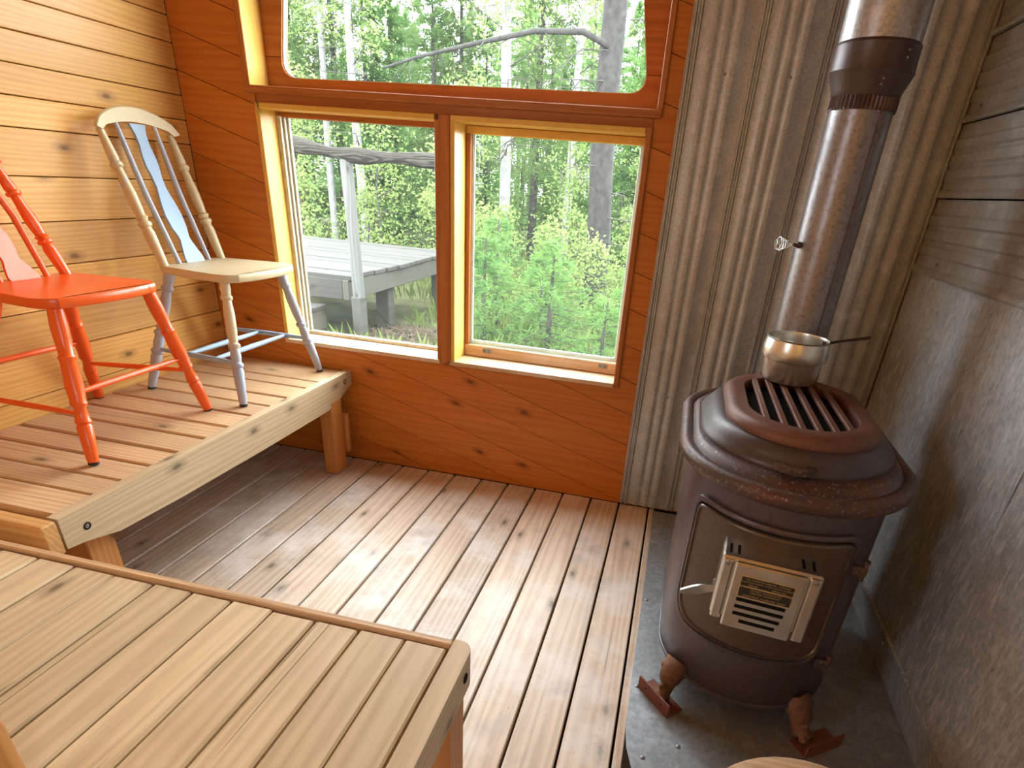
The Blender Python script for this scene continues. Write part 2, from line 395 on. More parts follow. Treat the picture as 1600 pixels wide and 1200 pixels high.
# left wall of horizontal boards
LY0, LY1, LZ0, LZ1 = -1.425, -.925, 1.20, 2.10     # narrow opening added in the unseen left wall to let in fill daylight
wl = MB()
for a, b in (((YF - .1, -.05), (LY0, ZC)), ((LY1, -.05), (YB + .12, ZC)), ((LY0, -.05), (LY1, LZ0)), ((LY0, LZ1), (LY1, ZC))):
    wl.box((XL - .12, a[0], a[1]), (XL - .018, b[0], b[1]))
wl = wl.build('wall_left', M['dark'])
setp(wl, 'honey coloured horizontal board wall', kind='structure')
zs = [-.02, .116, .251, .386, .519, .654, .789, .924, 1.06, 1.195, 1.33]
while zs[-1] < ZC - .05: zs.append(zs[-1] + .0862)
for i in range(len(zs) - 1):
    z0, z1 = zs[i], min(zs[i + 1], ZC); h = z1 - z0 - .0028; ya = LY1 if (z1 > LZ0 and z0 < LZ1) else YF; L = YB - ya
    MB().cbox((-.02, -L / 2, -h / 2), (0, L / 2, h / 2), .0022).build('board', M['wall_l'], wl, loc=(XL + random.uniform(-.0015, .0005), (YB + ya) / 2, (z0 + z1) / 2))

# back wall: dark backing round the openings and diagonal boards
OX0, OX1, OZ0, OZ1 = -1.755, -.176, .548, 2.30
wb = MB()
for a, b in (((XL - .1, -.05), (OX0 - .032, ZC)), ((OX1 + .022, -.05), (XR + .15, ZC)), ((OX0 - .032, -.05), (OX1 + .022, OZ0)), ((OX0 - .032, OZ1 + .02), (OX1 + .022, ZC))):
    wb.box((a[0], YB + .018, a[1]), (b[0], YB + .12, b[1]))
wb.box((OX1 - .004, YB + .019, -.05), (OX1 + .023, YB + .119, 1.53)).box((OX0 - .033, YB + .019, -.05), (OX0 + .001, YB + .119, 1.53))
wb = wb.build('wall_back', M['dark']); setp(wb, 'red-orange varnished diagonal board wall', kind='structure')
def clip(poly, f):
    out = []
    for i in range(len(poly)):
        p, q = poly[i], poly[(i + 1) % len(poly)]; a, b = f(p), f(q)
        if a >= 0: out.append(p)
        if a * b < 0: k = a / (a - b); out.append((p[0] + (q[0] - p[0]) * k, p[1] + (q[1] - p[1]) * k))
    return out
SL = -.30; PV = .141
regs = ((XL, OX0 + .003, 0, 1.53), (XL, OX0 - .022, 1.53, ZC), (OX1 - .006, XR, 0, 1.53), (OX1 + .012, XR, 1.53, ZC), (OX0, OX1, 0, OZ0), (OX0, OX1, OZ1, ZC))
z0 = 1.52 + SL * (0 + 1.86) - PV * 12
k = 0
zz = z0
while zz < ZC + 1:
    a0, a1 = zz + .0012, zz + PV - .0012
    b = MB(); any_ = False
    for (xa, xb, za, zb_) in regs:
        poly = [(xa, a0 + SL * xa), (xb, a0 + SL * xb), (xb, a1 + SL * xb), (xa, a1 + SL * xa)]
        for f in (lambda p: p[1] - za, lambda p: zb_ - p[1]):
            if len(poly) >= 3: poly = clip(poly, f)
        if len(poly) >= 3:
            any_ = True; b.prism([(x, YB + .02, z) for x, z in poly], (0, -.02 + random.uniform(-.0004, .0004), 0))
    if any_: b.build('diagonal_board', M['wall_b'], wb)
    zz += PV

# other shell walls, roof
WY0, WY1, WZ0, WZ1 = -1.40, -.80, 1.121, 2.04     # out-of-view opening added to the right wall as a fill daylight source
wr = MB()
for a, b in (((YF - .1, -.05), (WY0, ZC)), ((WY1, -.05), (YB + .12, ZC)), ((WY0, -.05), (WY1, WZ0)), ((WY0, WZ1), (WY1, ZC))):
    wr.box((XR + .02, a[0], a[1]), (XR + .12, b[0], b[1]))
wr = wr.build('wall_right', M['dark']); setp(wr, 'grey metal clad side wall by the stove', kind='structure')
ce = MB().box((XL - .12, YF - .1, ZC), (XR + .12, YB + .12, ZC + .1)).build('ceiling', M['wall_l']); setp(ce, 'varnished board ceiling', kind='structure')
wf = MB()
wf.box((XL - .12, YF - .1, -.05), (XR + .12, YF, ZC))
wf = wf.build('wall_front', M['wall_l']); setp(wf, 'board wall behind the camera', kind='structure')

# ------------------------------------------------------------------ windows
YG = 2.548
def wbox(name, a, b, mat, parent, c=.002): return MB().cbox(a, b, c).build(name, M[mat], parent)
# lower left fixed window
w1 = setp(empty('window_1', (-1.36, YB, .56)), 'lower left fixed window in pine frame', kind='structure')
w2 = setp(empty('window_2', (-.56, YB, .56)), 'lower right window with hinged sash', kind='structure')
w3 = setp(empty('window_3', (-.96, YB, 1.55)), 'wide upper window with rounded glass corners', kind='structure')
def P(name, a, b, mat, w, c=.002):
    o = wbox(name, a, b, mat, None, c); o.parent = w; o.matrix_parent_inverse = Matrix.Translation(-Vector(w.location)); return o
def reparent(o, w): o.parent = w; o.matrix_parent_inverse = Matrix.Translation(-Vector(w.location)); return o
YO = YB + .16; YI = YB - .012
P('jamb', (-1.752, YI, .565), (-1.733, YO, 1.495), 'jamb', w1)
P('head_jamb', (-1.733, YI, 1.477), (-.997, YO, 1.496), 'jamb', w1)
P('sill', (-1.752, YI - .004, .548), (-.985, YO, .566), 'sill', w1)
P('jamb', (-.997, YI, .562), (-.979, YO, 1.478), 'trim_z', w1)
for kx in range(3): P('track_strip', (-1.733, YG - .040 + kx * .018, .568), (-1.715 + kx * .0075, YG - .026 + kx * .018, 1.462), 'track', w1, .0015)
P('glazing_bar', (-1.714, YG - .012, .566), (-1.0, YG + .012, .582), 'track', w1, .002)
P('top_rail', (-1.733, YG - .03, 1.458), (-.997, YG + .01, 1.478), 'trim_x', w1)
P('glass_pane', (-1.72, YG, .575), (-.99, YG + .004, 1.465), 'glass', w1, .0005)
# mullion
P('mullion_strip', (-.979, YI - .004, .552), (-.934, YO, 1.496), 'trim_z', w1)
# lower right
P('jamb', (-.934, YI, .562), (-.916, YO, 1.478), 'jamb', w2)
P('head_jamb', (-.934, YI, 1.477), (-.205, YO, 1.496), 'jamb', w2)
P('jamb', (-.203, YI - .002, .552), (-.182, YO, 1.499), 'trim_z', w2)
P('sill', (-.945, YI - .004, .548), (-.203, YO, .566), 'sill', w2)
P('sash_bottom_rail', (-.914, YG - .018, .567), (-.206, YG + .018, .618), 'sill', w2, .003)
P('sash_top_rail', (-.914, YG - .018, 1.448), (-.206, YG + .018, 1.476), 'jamb', w2, .003)
P('sash_stile', (-.914, YG - .018, .618), (-.896, YG + .018, 1.448), 'trim_z', w2, .003)
P('glazing_tape', (-.896, YG + .006, .618), (-.884, YG + .013, 1.448), 'tape', w2, .001)
P('glazing_tape', (-.228, YG + .006, .618), (-.206, YG + .013, 1.448), 'tape', w2, .001)
P('glazing_tape', (-.884, YG + .006, .618), (-.228, YG + .013, .636), 'tape', w2, .001)
P('glass_pane', (-.896, YG, .618), (-.206, YG + .004, 1.450), 'glass', w2, .0005)
for x in (-.806, -.270):
    lt = P('latch_plate', (x - .020, YG - .022, .590), (x + .020, YG - .016, .610), 'bolt', w2, .002)
    for dx in (-.009, .009): reparent(MB().lathe([(.003, 0), (.002, .002)], (x + dx, YG - .0215, .600), (0, -1, 0), 8).build('screw', M['black'], None, 40), w2)
# band and ledge between lower and upper windows
P('band', (-1.752, YB + .004, 1.496), (-.182, YO, 1.528), 'trim_x', w3)
P('ledge', (-1.785, YB - .020, 1.526), (-.158, YO, 1.552), 'trim_x', w3, .003)
P('jamb', (-1.785, YI, 1.552), (-1.766, YO, OZ1 + .02), 'trim_z', w3)
P('jamb_lining', (-1.766, YI + .002, 1.552), (-1.760, YO, OZ1), 'jamb', w3, .001)
P('jamb', (-.176, YI, 1.552), (-.156, YO, OZ1 + .02), 'trim_z', w3)
P('head_jamb', (-1.785, YI, OZ1), (-.156, YO, OZ1 + .02), 'trim_x', w3)
# flat surround with a rounded, slightly tapered opening for the upper glass
def rr(cor, rad, n=8):
    pts = []
    m = len(cor)
    for i in range(m):
        p0, p1, p2 = Vector(cor[i - 1]), Vector(cor[i]), Vector(cor[(i + 1) % m]); r = rad[i]
        a = (p0 - p1).normalized(); b = (p2 - p1).normalized()
        A = p1 + a * r; B = p1 + b * r
        for k in range(n + 1):
            t = k / n; pts.append(tuple((1 - t) ** 2 * A + 2 * t * (1 - t) * p1 + t * t * B))
    return pts
hole = rr([(-1.700, 1.594), (-.226, 1.607), (-.345, 2.235), (-1.60, 2.235)], [.075, .075, .16, .16])
outer = []
bx = (-1.762, -.174, 1.55, OZ1)
cxh, czh = -.963, 1.92
for (x, z) in hole:
    dx, dz = x - cxh, z - czh
    t = min((bx[1] - cxh) / dx if dx > 0 else (bx[0] - cxh) / dx if dx < 0 else 9, (bx[3] - czh) / dz if dz > 0 else (bx[2] - czh) / dz if dz < 0 else 9)
    outer.append((cxh + dx * t, czh + dz * t))
for c in ((bx[0], bx[2]), (bx[1], bx[2]), (bx[0], bx[3]), (bx[1], bx[3])):
    j = min(range(len(outer)), key=lambda i: (outer[i][0] - c[0]) ** 2 + (outer[i][1] - c[1]) ** 2); outer[j] = c
def ring3(pts, y): return [Vector((x, y, z)) for x, z in pts]
sur = MB().rings([ring3(outer, YG - .02), ring3(hole, YG - .02), ring3(hole, YG + .02), ring3(outer, YG + .02)], (False, False), close=True)
reparent(sur.build('surround', M['trim_x'], None, 30), w3)
reparent(MB().prism([(x, YG + .002, z) for x, z in hole], (0, .004, 0)).build('glass_pane', M['glass'], None), w3)
h2 = [(cxh + (x - cxh) * .994, czh + (z - czh) * .99) for x, z in hole]
reparent(MB().rings([ring3(hole, YG - .012), ring3(h2, YG - .012), ring3(h2, YG + .001), ring3(hole, YG + .001)], (False, False), close=True).build('rubber_seal', M['tape'], None, 40), w3)
P('surround_joint', (-1.762, YG - .0215, 1.662), (-1.690, YG - .0195, 1.6635), 'dark', w3, .0002)
P('surround_joint', (-.236, YG - .0215, 1.664), (-.174, YG - .0195, 1.6655), 'dark', w3, .0002)

# ------------------------------------------------------------------ ribbed metal behind the stove
hs = setp(empty('ribbed_heat_shield', (.33, YB - .02, .03)), 'tall ribbed galvanised metal sheets between window and stove corner', 'metal cladding')
def profile(x0, x1, ends):
    """x, outward offset"""
    pr = [(x0, 0)]
    def bump(c, w, h, n=6, flat=.35):
        for i in range(n + 1):
            t = -1 + 2 * i / n
            hgt = h * (1 if abs(t) < flat else (1 - abs(t)) / (1 - flat)); pr.append((c + t * w / 2, hgt))
    bump(x0 + .009, .013, .010); bump(x0 + .027, .013, .010)
    W = x1 - x0
    for f in (.34, .53, .72): bump(x0 + W * f, .030, .0042, 6, .6)
    if ends: bump(x1 - .027, .013, .010); bump(x1 - .009, .013, .010)
    pr.append((x1, 0)); return pr
edges = [-.104, .110, .316, .530, .788]
for i in range(4):
    pr = profile(edges[i] + (0 if i == 0 else -.004), edges[i + 1], i == 3)
    yb = YB - .016 - i * .0008; b = MB(); zb0, zt = .012 + i * .003, ZC
    front = [Vector((x, yb - h, 0)) for x, h in pr]; backp = [Vector((x, yb + .001, 0)) for x, h in reversed(pr)]
    loop = front + backp
    b.rings([[p + Vector((0, 0, zb0)) for p in loop], [p + Vector((0, 0, zt)) for p in loop]])
    reparent(b.build('ribbed_sheet', M['shield'], None, 35), hs)
for (x, z) in ((.03, 1.66), (.24, 1.66), (.02, .50), (.03, .54), (.45, .9), (.62, 1.2)):
    reparent(MB().lathe([(.005, 0), (.004, .003)], (x, YB - .0165, z), (0, -1, 0), 8).build('nail', M['bolt'], None, 40), hs)

# right wall cladding
def hprof(z0, z1, ribs):
    pr = [(z0, .014), (z0 + .006, .016), (z0 + .016, .012), (z0 + .024, .004)]
    H = z1 - z0
    for f in ribs:
        c = z0 + H * f
        pr += [(c - .018, .003), (c - .011, .008), (c + .011, .008), (c + .018, .003)]
    pr += [(z1 - .004, .002)]
    return pr
XW = XR - .036          # face of the cladding, standing proud of the floor line
zr = [1.121, 1.350, 1.562, 1.785, 2.01, 2.24, ZC]
for i in range(len(zr) - 1):
    pr = hprof(zr[i], zr[i + 1], (.32, .52, .72)); b = MB()
    loop = [Vector((XW + .008 - h, 0, z)) for z, h in pr] + [Vector((XW + .010, 0, z)) for z, h in reversed(pr)]
    ya = WY1 if zr[i] < WZ1 - .05 else YF
    b.rings([[p + Vector((0, ya, 0)) for p in loop], [p + Vector((0, YB - .02, 0)) for p in loop]])
    b.build('ribbed_panel', M['rwall'], wr, 30)
# lower smooth sheets, slightly buckled
def sheet(y0, y1, z0, z1, off, seed):
    rnd = random.Random(seed); b = MB(); ny, nz = 24, 14; g = []
    for i in range(ny + 1):
        for j in range(nz + 1):
            y = y0 + (y1 - y0) * i / ny; z = z0 + (z1 - z0) * j / nz
            h = off + .004 * math.sin(y * 3.1 + seed) * math.sin(z * 4 + 1) + .002 * math.sin(y * 9 + z * 5)
            g.append((XW + .008 - h, y, z))
    b.add(g, [(i * (nz + 1) + j, i * (nz + 1) + j + 1, (i + 1) * (nz + 1) + j + 1, (i + 1) * (nz + 1) + j) for i in range(ny) for j in range(nz)])
    return b.build('smooth_sheet', M['rsheet'], wr, 60)
sheet(1.33, YB - .02, .155, 1.128, .004, 1); sheet(YF, 1.345, .155, 1.128, .008, 4)
MB().rings([[Vector((XR + x, y, z)) for x, z in ((-.001, .0035), (-.043, .168), (-.036, .170), (.015, .16), (.015, .0035))] for y in (YF, YB - .02)]).build('foot_flashing', M['rsheet'], wr)
for (y, z) in ((1.57, .13), (2.2, 1.16), (1.75, 1.145), (2.3, 1.6), (2.32, 1.37)):
    MB().lathe([(.006, 0), (.004, .004)], (XW + .003, y, z), (-1, 0, 0), 8).build('nail', M['bolt'], wr, 40)

# ------------------------------------------------------------------ benches
ZB = .456
b1 = setp(empty('slatted_bench', (-1.75, 1.7, 0)), 'long slatted pine bench along the left wall carrying both chairs', 'bench')
def Q(o, w): return reparent(o, w)
g1 = [.985, 1.105, 1.196, 1.30, 1.405, 1.527, 1.633, 1.756, 1.871, 1.973, 2.111, 2.203, 2.402]
for i in range(len(g1) - 1):
    gap = random.choice((.006, .009, .013)); wd = g1[i + 1] - g1[i] - gap; L = .620
    Q(MB().cbox((-L / 2, -wd / 2, -.034), (L / 2, wd / 2, 0), .004).build('slat', M['bench_x'], None, loc=(-2.083 + L / 2, (g1[i] + g1[i + 1]) / 2, ZB - .003 + random.uniform(-.002, .001))), b1)
# front board with cut-away ends (profile in y,z)
XF = -1.428
fp = [(.970, ZB + .001), (.970, ZB - .088), (1.12, ZB - .120), (2.19, ZB - .128), (2.405, ZB - .062), (2.405, ZB + .001)]
f2 = []
for i in range(len(fp) - 1):
    f2.append(fp[i])
    if i == 1: f2 += [(1.02, ZB - .095)]
    if i == 2: f2 += [(1.35, ZB - .128), (1.75, ZB - .131)]
    if i == 3: f2 += [(2.27, ZB - .112)]
f2.append(fp[-1])
fb = MB().prism([(XF - .034, y, z) for y, z in f2], (.034, 0, 0)).build('front_board', M['bench'], None); Q(fb, b1)
for y, z in ((1.035, ZB - .055), (2.345, ZB - .038), (1.30, ZB - .07)):
    if y != 1.30:
        h = MB().lathe([(.011, 0), (.011, .0012), (.007, .0012), (.006, -.001)], (XF - .0005, y, z), (1, 0, 0), 14).build('bolt_hole', [M['black']], None, 40); Q(h, b1)
        if y < 1.1: Q(MB().lathe([(.006, 0), (.005, .002)], (XF, y, z), (1, 0, 0), 10).build('bolt', M['bolt'], None, 40), b1)
M['end_beam'] = wood('end_beam_fir', (.66, .40, .18), (.56, .30, .11), (.42, .19, .06), 'X', .45, .3, .1, .3)
Q(MB().cbox((-2.083, .927, ZB - .098), (XF - .002, .968, ZB - .002), .004).build('end_beam', M['end_beam'], None), b1)
Q(MB().cbox((-2.083, 2.30, ZB - .13), (XF - .036, 2.34, ZB - .036), .003).build('cross_beam', M['bench_x'], None), b1)
Q(MB().cbox((-2.083, 1.10, ZB - .13), (XF - .036, 1.14, ZB - .036), .003).build('cross_beam', M['bench_x'], None), b1)
M['leg'] = wood('bench_leg_fir', (.60, .28, .085), (.52, .215, .055), (.40, .14, .03), 'Z', .45, .2, .15, .3)
Q(MB().cbox((-1.492, 2.215, 0), (-1.405 - .022, 2.30, ZB - .10), .004).build('leg', M['leg'], None), b1)
Q(MB().cbox((-1.545, 1.04, 0), (-1.462, 1.125, ZB - .036), .004).build('leg', M['leg'], None), b1)
Q(MB().cbox((-1.492, 2.31, .08), (-1.415, 2.335, .27), .003).build('leg_block', M['leg'], None), b1)
Q(MB().cbox((-2.06, 2.215, 0), (-1.98, 2.30, ZB - .036), .004).build('leg', M['leg'], None), b1)
kn = MB().lathe([(.014, 0), (.010, .001)], (-1.72, .9268, ZB - .05), (0, -1, 0), 10).build('bolt_hole', M['black'], None, 40); Q(kn, b1)

b2 = setp(empty('slatted_bench', (-1.0, .3, 0)), 'pale slatted pine bench filling the lower left foreground', 'bench')
g2 = [-1.733, -1.632, -1.531, -1.43, -1.329, -1.226, -1.12, -1.019, -.923, -.824, -.726, -.626, -.526, -.424, -.334]
Y20, Y21 = -.05, .838
for i in range(len(g2) - 1):
    gap = (.0035, .006, .0045, .003, .010, .004, .004, .006, .007, .004)[i % 10]; wd = g2[i + 1] - g2[i] - gap; L = Y21 - Y20 - random.uniform(.0, .005)
    o = MB().cbox((-wd / 2, -L / 2, -.034), (wd / 2, L / 2, 0), .004).build('slat', M['bench'], None, loc=((g2[i] + g2[i + 1]) / 2, Y20 + L / 2, ZB - .002 + random.uniform(-.0015, .001))); Q(o, b2)
Q(MB().cbox((-1.80, .842, ZB - .09), (-.328, .860, ZB + .003), .003).build('front_strip', M['bench_x'], None), b2)
# side beam with rounded outer corner, running along y
rc = [(-.327, Y20), (-.327, .862)] + [(-.327 + .0 + .014 + .028 * math.sin(a), .834 + .028 * math.cos(a)) for a in [i * PI / 12 for i in range(7)]] + [(-.283, Y20)]
sb = MB(); lo = [(x, y, ZB - .004) for x, y in rc]
fp2 = [(Y20, ZB + .0), (Y20, ZB - .10), (.70, ZB - .10), (.78, ZB - .092), (.835, ZB - .075), (.835, ZB)]
sb.prism([(x, y, ZB - .088) for x, y in rc], (0, 0, .090))
Q(sb.build('side_beam', M['bench'], None, 40), b2)
Q(MB().lathe([(.011, 0), (.010, .0012), (.006, .0012)], (-.2835, .806, ZB - .040), (1, 0, 0), 14).build('bolt_hole', M['black'], None, 40), b2)
Q(MB().cbox((-.372, .740, 0), (-.292, .822, ZB - .089), .004).build('leg', M['leg'], None), b2)
Q(MB().cbox((-.372, .02, 0), (-.292, .10, ZB - .089), .004).build('leg', M['leg'], None), b2)
Q(MB().cbox((-1.78, .740, 0), (-1.70, .822, ZB - .036), .004).build('leg', M['leg'], None), b2)
Q(MB().cbox((-1.78, .70, ZB - .13), (-.372, .738, ZB - .037), .004).build('cross_beam', M['bench_x'], None), b2)

# ------------------------------------------------------------------ chairs
def turned(p0, p1, prof, n=14):
    """prof: (t along, radius)"""
    a = Vector(p0); b = Vector(p1); d = b - a
    return MB().lathe([(r, t * d.length) for t, r in prof], a, d, n)
LEG = [(0, .0135), (.04, .0150), (.28, .0200), (.30, .0165), (.315, .0215), (.335, .0215), (.35, .0160), (.40, .0190), (.46, .0160), (.475, .0215), (.495, .0215), (.51, .0150), (.60, .0180), (.74, .0190), (.84, .0150), (.855, .0205), (.875, .0205), (.89, .0150), (.93, .0190), (1, .0170)]
LEGO = [(0, .0145), (.04, .0165), (.24, .0205), (.255, .0165), (.27, .0215), (.29, .0190), (.36, .0145), (.39, .0220), (.41, .0200), (.50, .0230), (.66, .0200), (.685, .0235), (.70, .0185), (.78, .0205), (.88, .0220), (1, .0190)]
POST = [(0, .0140), (.10, .0165), (.27, .0195), (.31, .0150), (.325, .0225), (.345, .0225), (.36, .0150), (.385, .0215), (.40, .0150), (.47, .0175), (.56, .0185), (.66, .0150), (.73, .0130), (.745, .0210), (.765, .0210), (.78, .0145), (.80, .0175), (.88, .0150), (1, .0115)]
def seat_outline(hw_b, hw_f, d, r=.06):
    return rr([(-d / 2, -hw_b), (d / 2 - .02, -hw_f), (d / 2 + .035, 0), (d / 2 - .02, hw_f), (-d / 2, hw_b)], [.035, .075, .17, .075, .035], 6)
def chair(label, loc, rz, sc, mats, feet, tops, seat_dim, post_hw, top_x, top_z, leg_prof, stretch, crest=.03, seat_c=(0, 0), top_dy=0.0):
    """local: +x front, z up from the chair's feet"""
    t = setp(empty('wooden_chair', loc, rz), label, 'chair', 'old painted chairs on the bench')
    H, TH = .465, .030
    o = seat_outline(*seat_dim); b = MB()
    rg = [[Vector((x * k + seat_c[0], y * k + seat_c[1], z)) for x, y in o] for k, z in ((.90, H - TH), (.975, H - TH + .002), (1, H - TH + .008), (1, H - .006), (.988, H), (.95, H + .0005))]
    b.rings(rg); b.build('seat', M[mats['seat']], t, 50)
    for i, (f, tp) in enumerate(zip(feet, tops)):
        lg = turned((f[0], f[1], .006), (tp[0], tp[1], H - TH + .006), leg_prof).build('leg', M[mats['legs'][i]], t, 40)
        MB().lathe([(.0145, 0), (.0145, .007)], (f[0], f[1], 0), (0, 0, 1), 12).build('foot_glide', M['rubber'], lg)
    def at(i, h):
        k = h / (H - TH); f, tp = feet[i], tops[i]; return Vector((f[0] + (tp[0] - f[0]) * k, f[1] + (tp[1] - f[1]) * k, h))
    for (i, j, h, h2, r) in stretch['legs']:
        A, B = at(i, h), at(j, h2); mid = (A + B) / 2
        MB().tube([A, A.lerp(B, .2), mid, A.lerp(B, .8), B], [r * .7, r, r * 1.1, r, r * .7], 10).build('stretcher', M[mats['stretch']], t, 50)
    for (h1, f1, h2_, r) in stretch['cross']:
        A = at(0, h1).lerp(at(1, h1), f1); B = at(2, h1).lerp(at(3, h1), f1)
        MB().tube([A, A.lerp(B, .25), (A + B) / 2, A.lerp(B, .75), B], [r * .7, r, r * 1.1, r, r * .7], 10).build('stretcher', M[mats['stretch']], t, 50)
    # back
    bx0 = seat_c[0] - seat_dim[2] / 2 + .028; cy = seat_c[1]
    for sgn, mm in ((-1, mats['posts'][0]), (1, mats['posts'][1])):
        turned((bx0, cy + sgn * post_hw, H - .012), (top_x, cy + top_dy + sgn * (post_hw + .004), top_z - .028), POST).build('back_post', M[mm], t, 40)
    for sgn in (-1, 1):
        MB().tube([(bx0, cy + sgn * post_hw * .52, H - .008), ((bx0 + top_x) / 2 - .012, cy + sgn * post_hw * .54, (H + top_z) / 2), (top_x, cy + top_dy + sgn * post_hw * .56, top_z - .005)], [.0085, .0105, .0080], 10).build('spindle', M[mats['spindle']], t, 50)
    # splat: curved outline, thin board
    prof = [(0, .052), (.04, .054), (.10, .044), (.17, .030), (.20, .029), (.27, .042), (.37, .046), (.47, .036), (.56, .024), (.64, .026), (.71, .034), (.78, .033), (.86, .026), (.93, .028), (1, .040)]
    b = MB(); rgs = []
    for k, wv in prof:
        bow = -.014 * math.sin(k * PI); x = bx0 + .004 + (top_x - bx0) * k + bow; z = H - .004 + (top_z + .002 - H) * k
        wv *= .86
        rgs.append([Vector((x - .0045, cy + top_dy * k - wv, z)), Vector((x + .0045, cy + top_dy * k - wv, z)), Vector((x + .0045, cy + top_dy * k + wv, z)), Vector((x - .0045, cy + top_dy * k + wv, z))])
    b.rings(rgs); b.build('splat', M[mats['splat']], t)
    if crest:
        b = MB(); rgs = []
        for k in range(17):
            u = -1 + 2 * k / 16; y = cy + top_dy + u * (post_hw + crest)
            topz = top_z + .052 - .055 * abs(u) ** 2.2; botz = top_z + .004 - .030 * abs(u) ** 1.8 - (.010 if .78 < abs(u) < .93 else 0)
            if abs(u) > .93: topz -= .012; botz += .004
            x = top_x + .020 * u * u - .006
            rgs.append([Vector((x - .009, y, botz)), Vector((x + .009, y, botz)), Vector((x + .008, y, topz - .004)), Vector((x + .003, y, topz)), Vector((x - .003, y, topz)), Vector((x - .008, y, topz - .004))])
        b.rings(rgs); b.build('crest_rail', M[mats['seat']], t, 50)
    return t
# order of legs: near back, near front, far back, far front  (near = -y)
zt = ZB - .001
chair('cream chair with pale blue splat and blue-grey legs beside the window', (-1.76, 2.09, zt), 0, 1,
      dict(seat='cream', legs=['bluegrey', 'legmix', 'bluegrey', 'bluegrey'], stretch='blue', posts=['tan', 'cream'], spindle='bluegrey', splat='blue'),
      [(-.226, -.235), (.208, -.262), (-.226, .235), (.212, .250)], [(-.120, -.135), (.135, -.165), (-.120, .150), (.140, .155)],
      (.165, .215, .355), .150, -.268, .925, LEG,
      dict(legs=[(0, 1, .155, .155, .0095), (2, 3, .155, .155, .0095)], cross=[(.155, .38, 0, .0095), (.155, .72, 0, .0095)]), seat_c=(.025, .005))
chair('glossy orange painted chair at the left edge, nearest the camera', (-1.845, 1.485, zt), 0, 1,
      dict(seat='orange', legs=['orange'] * 4, stretch='orange', posts=['orange', 'orange'], spindle='orange', splat='orange'),
      [(-.222, -.225), (.229, -.236), (-.222, .210), (.210, .255)], [(-.095, -.115), (.160, -.155), (-.085, .085), (.165, .155)],
      (.165, .205, .345), .138, -.214, .80, LEGO,
      dict(legs=[(0, 1, .135, .145, .0085), (2, 3, .150, .16, .0085), (1, 3, .205, .205, .0085), (0, 2, .235, .235, .0085)], cross=[]), seat_c=(.035, -.005), crest=.012, top_dy=-.045)

# ------------------------------------------------------------------ stove
SX = .355
st = setp(empty('wood_stove', (SX, 1.6, 0)), 'brown oval cast iron and sheet steel wood stove on the hearth', 'stove')
def stad(r, h, cy, z, n=40, cx=SX):
    pts = []
    for i in range(n):
        a = 2 * PI * i / n
        # parametrise each semicircle evenly
        q = i / n
        if q < .5: th = PI + q * 2 * PI; pts.append(Vector((cx + r * math.cos(th), cy - h + r * math.sin(th), z)))
        else: th = (q - .5) * 2 * PI; pts.append(Vector((cx + r * math.cos(th), cy + h + r * math.sin(th), z)))
    return pts
def S(o): return reparent(o, st)
body = MB().rings([stad(*p) for p in ((.215, .144, 1.601, .098), (.232, .144, 1.601, .100), (.2365, .144, 1.601, .106), (.237, .144, 1.601, .25), (.237, .144, 1.601, .50), (.237, .144, 1.601, .730))])
S(body.build('body', M['stove'], None, 50))
S(MB().rings([stad(*p) for p in ((.2372, .144, 1.601, .096), (.2405, .144, 1.601, .098), (.2405, .144, 1.601, .106), (.2372, .144, 1.601, .108))], (False, False), True).build('bottom_bead', M['stove'], None, 50))
rim = MB().rings([stad(*p) for p in ((.236, .142, 1.601, .704), (.262, .136, 1.601, .703), (.276, .131, 1.601, .706), (.284, .130, 1.601, .716), (.286, .130, 1.601, .728), (.280, .130, 1.601, .740), (.268, .128, 1.60, .746), (.259, .122, 1.598, .742), (.255, .118, 1.598, .738), (.251, .112, 1.596, .745), (.245, .10, 1.595, .755), (.238, .085, 1.59, .757), (.20, .07, 1.585, .757))])
S(rim.build('top_rim', M['castrust'], None, 60))
lidm = MB().rings([stad(*p) for p in ((.236, .072, 1.585, .755), (.238, .070, 1.585, .762), (.236, .069, 1.585, .770), (.229, .069, 1.584, .776), (.222, .071, 1.583, .786), (.212, .074, 1.582, .797), (.200, .078, 1.580, .805), (.186, .081, 1.578, .810), (.15, .08, 1.577, .811))])
S(lidm.build('lid', M['lid'], None, 60))
gro = [(.184, .083, 1.578, .806), (.186, .083, 1.578, .816), (.182, .083, 1.578, .829), (.172, .083, 1.578, .838), (.160, .082, 1.577, .841), (.148, .080, 1.577, .841)]
ginner = [(.134, .078, 1.576, .840), (.132, .078, 1.576, .832), (.132, .078, 1.576, .8115)]
gt = S(MB().rings([stad(*p) for p in gro + ginner], (False, False)).build('grate_ring', M['grate'], None, 55))
S(MB().rings([stad(.133, .078, 1.576, .8112), stad(.133, .078, 1.576, .8118)]).build('grate_well', M['black'], None))
for i in range(6):
    x = SX + (-.097 + .0388 * i); dx = abs(x - SX); ext = .078 + math.sqrt(max(.135 ** 2 - dx ** 2, 0))
    S(MB().cbox((x - .0078, 1.576 - ext - .004, .830), (x + .0078, 1.576 + ext + .004, .8405), .002).build('grate_bar', M['grate'], None))
# lid tab
tb = MB(); rg = []
for k in range(13):
    a = PI * k / 12; rg.append([Vector((.322 + math.cos(a) * ro, 1.286 - math.sin(a) * ro * .85, zz_)) for ro, zz_ in ((.045, .780), (.045, .768), (.026, .768), (.026, .780))])
S(tb.rings(rg).build('lid_tab', M['castrust'], None, 40))
# flue collar
S(MB().lathe([(.100, .742), (.100, .760), (.094, .766), (.092, .80), (.086, .804), (.0845, .86), (.080, .862)], (.388, 1.945, 0), (0, 0, 1), 32).build('flue_collar', M['lid'], None, 50))
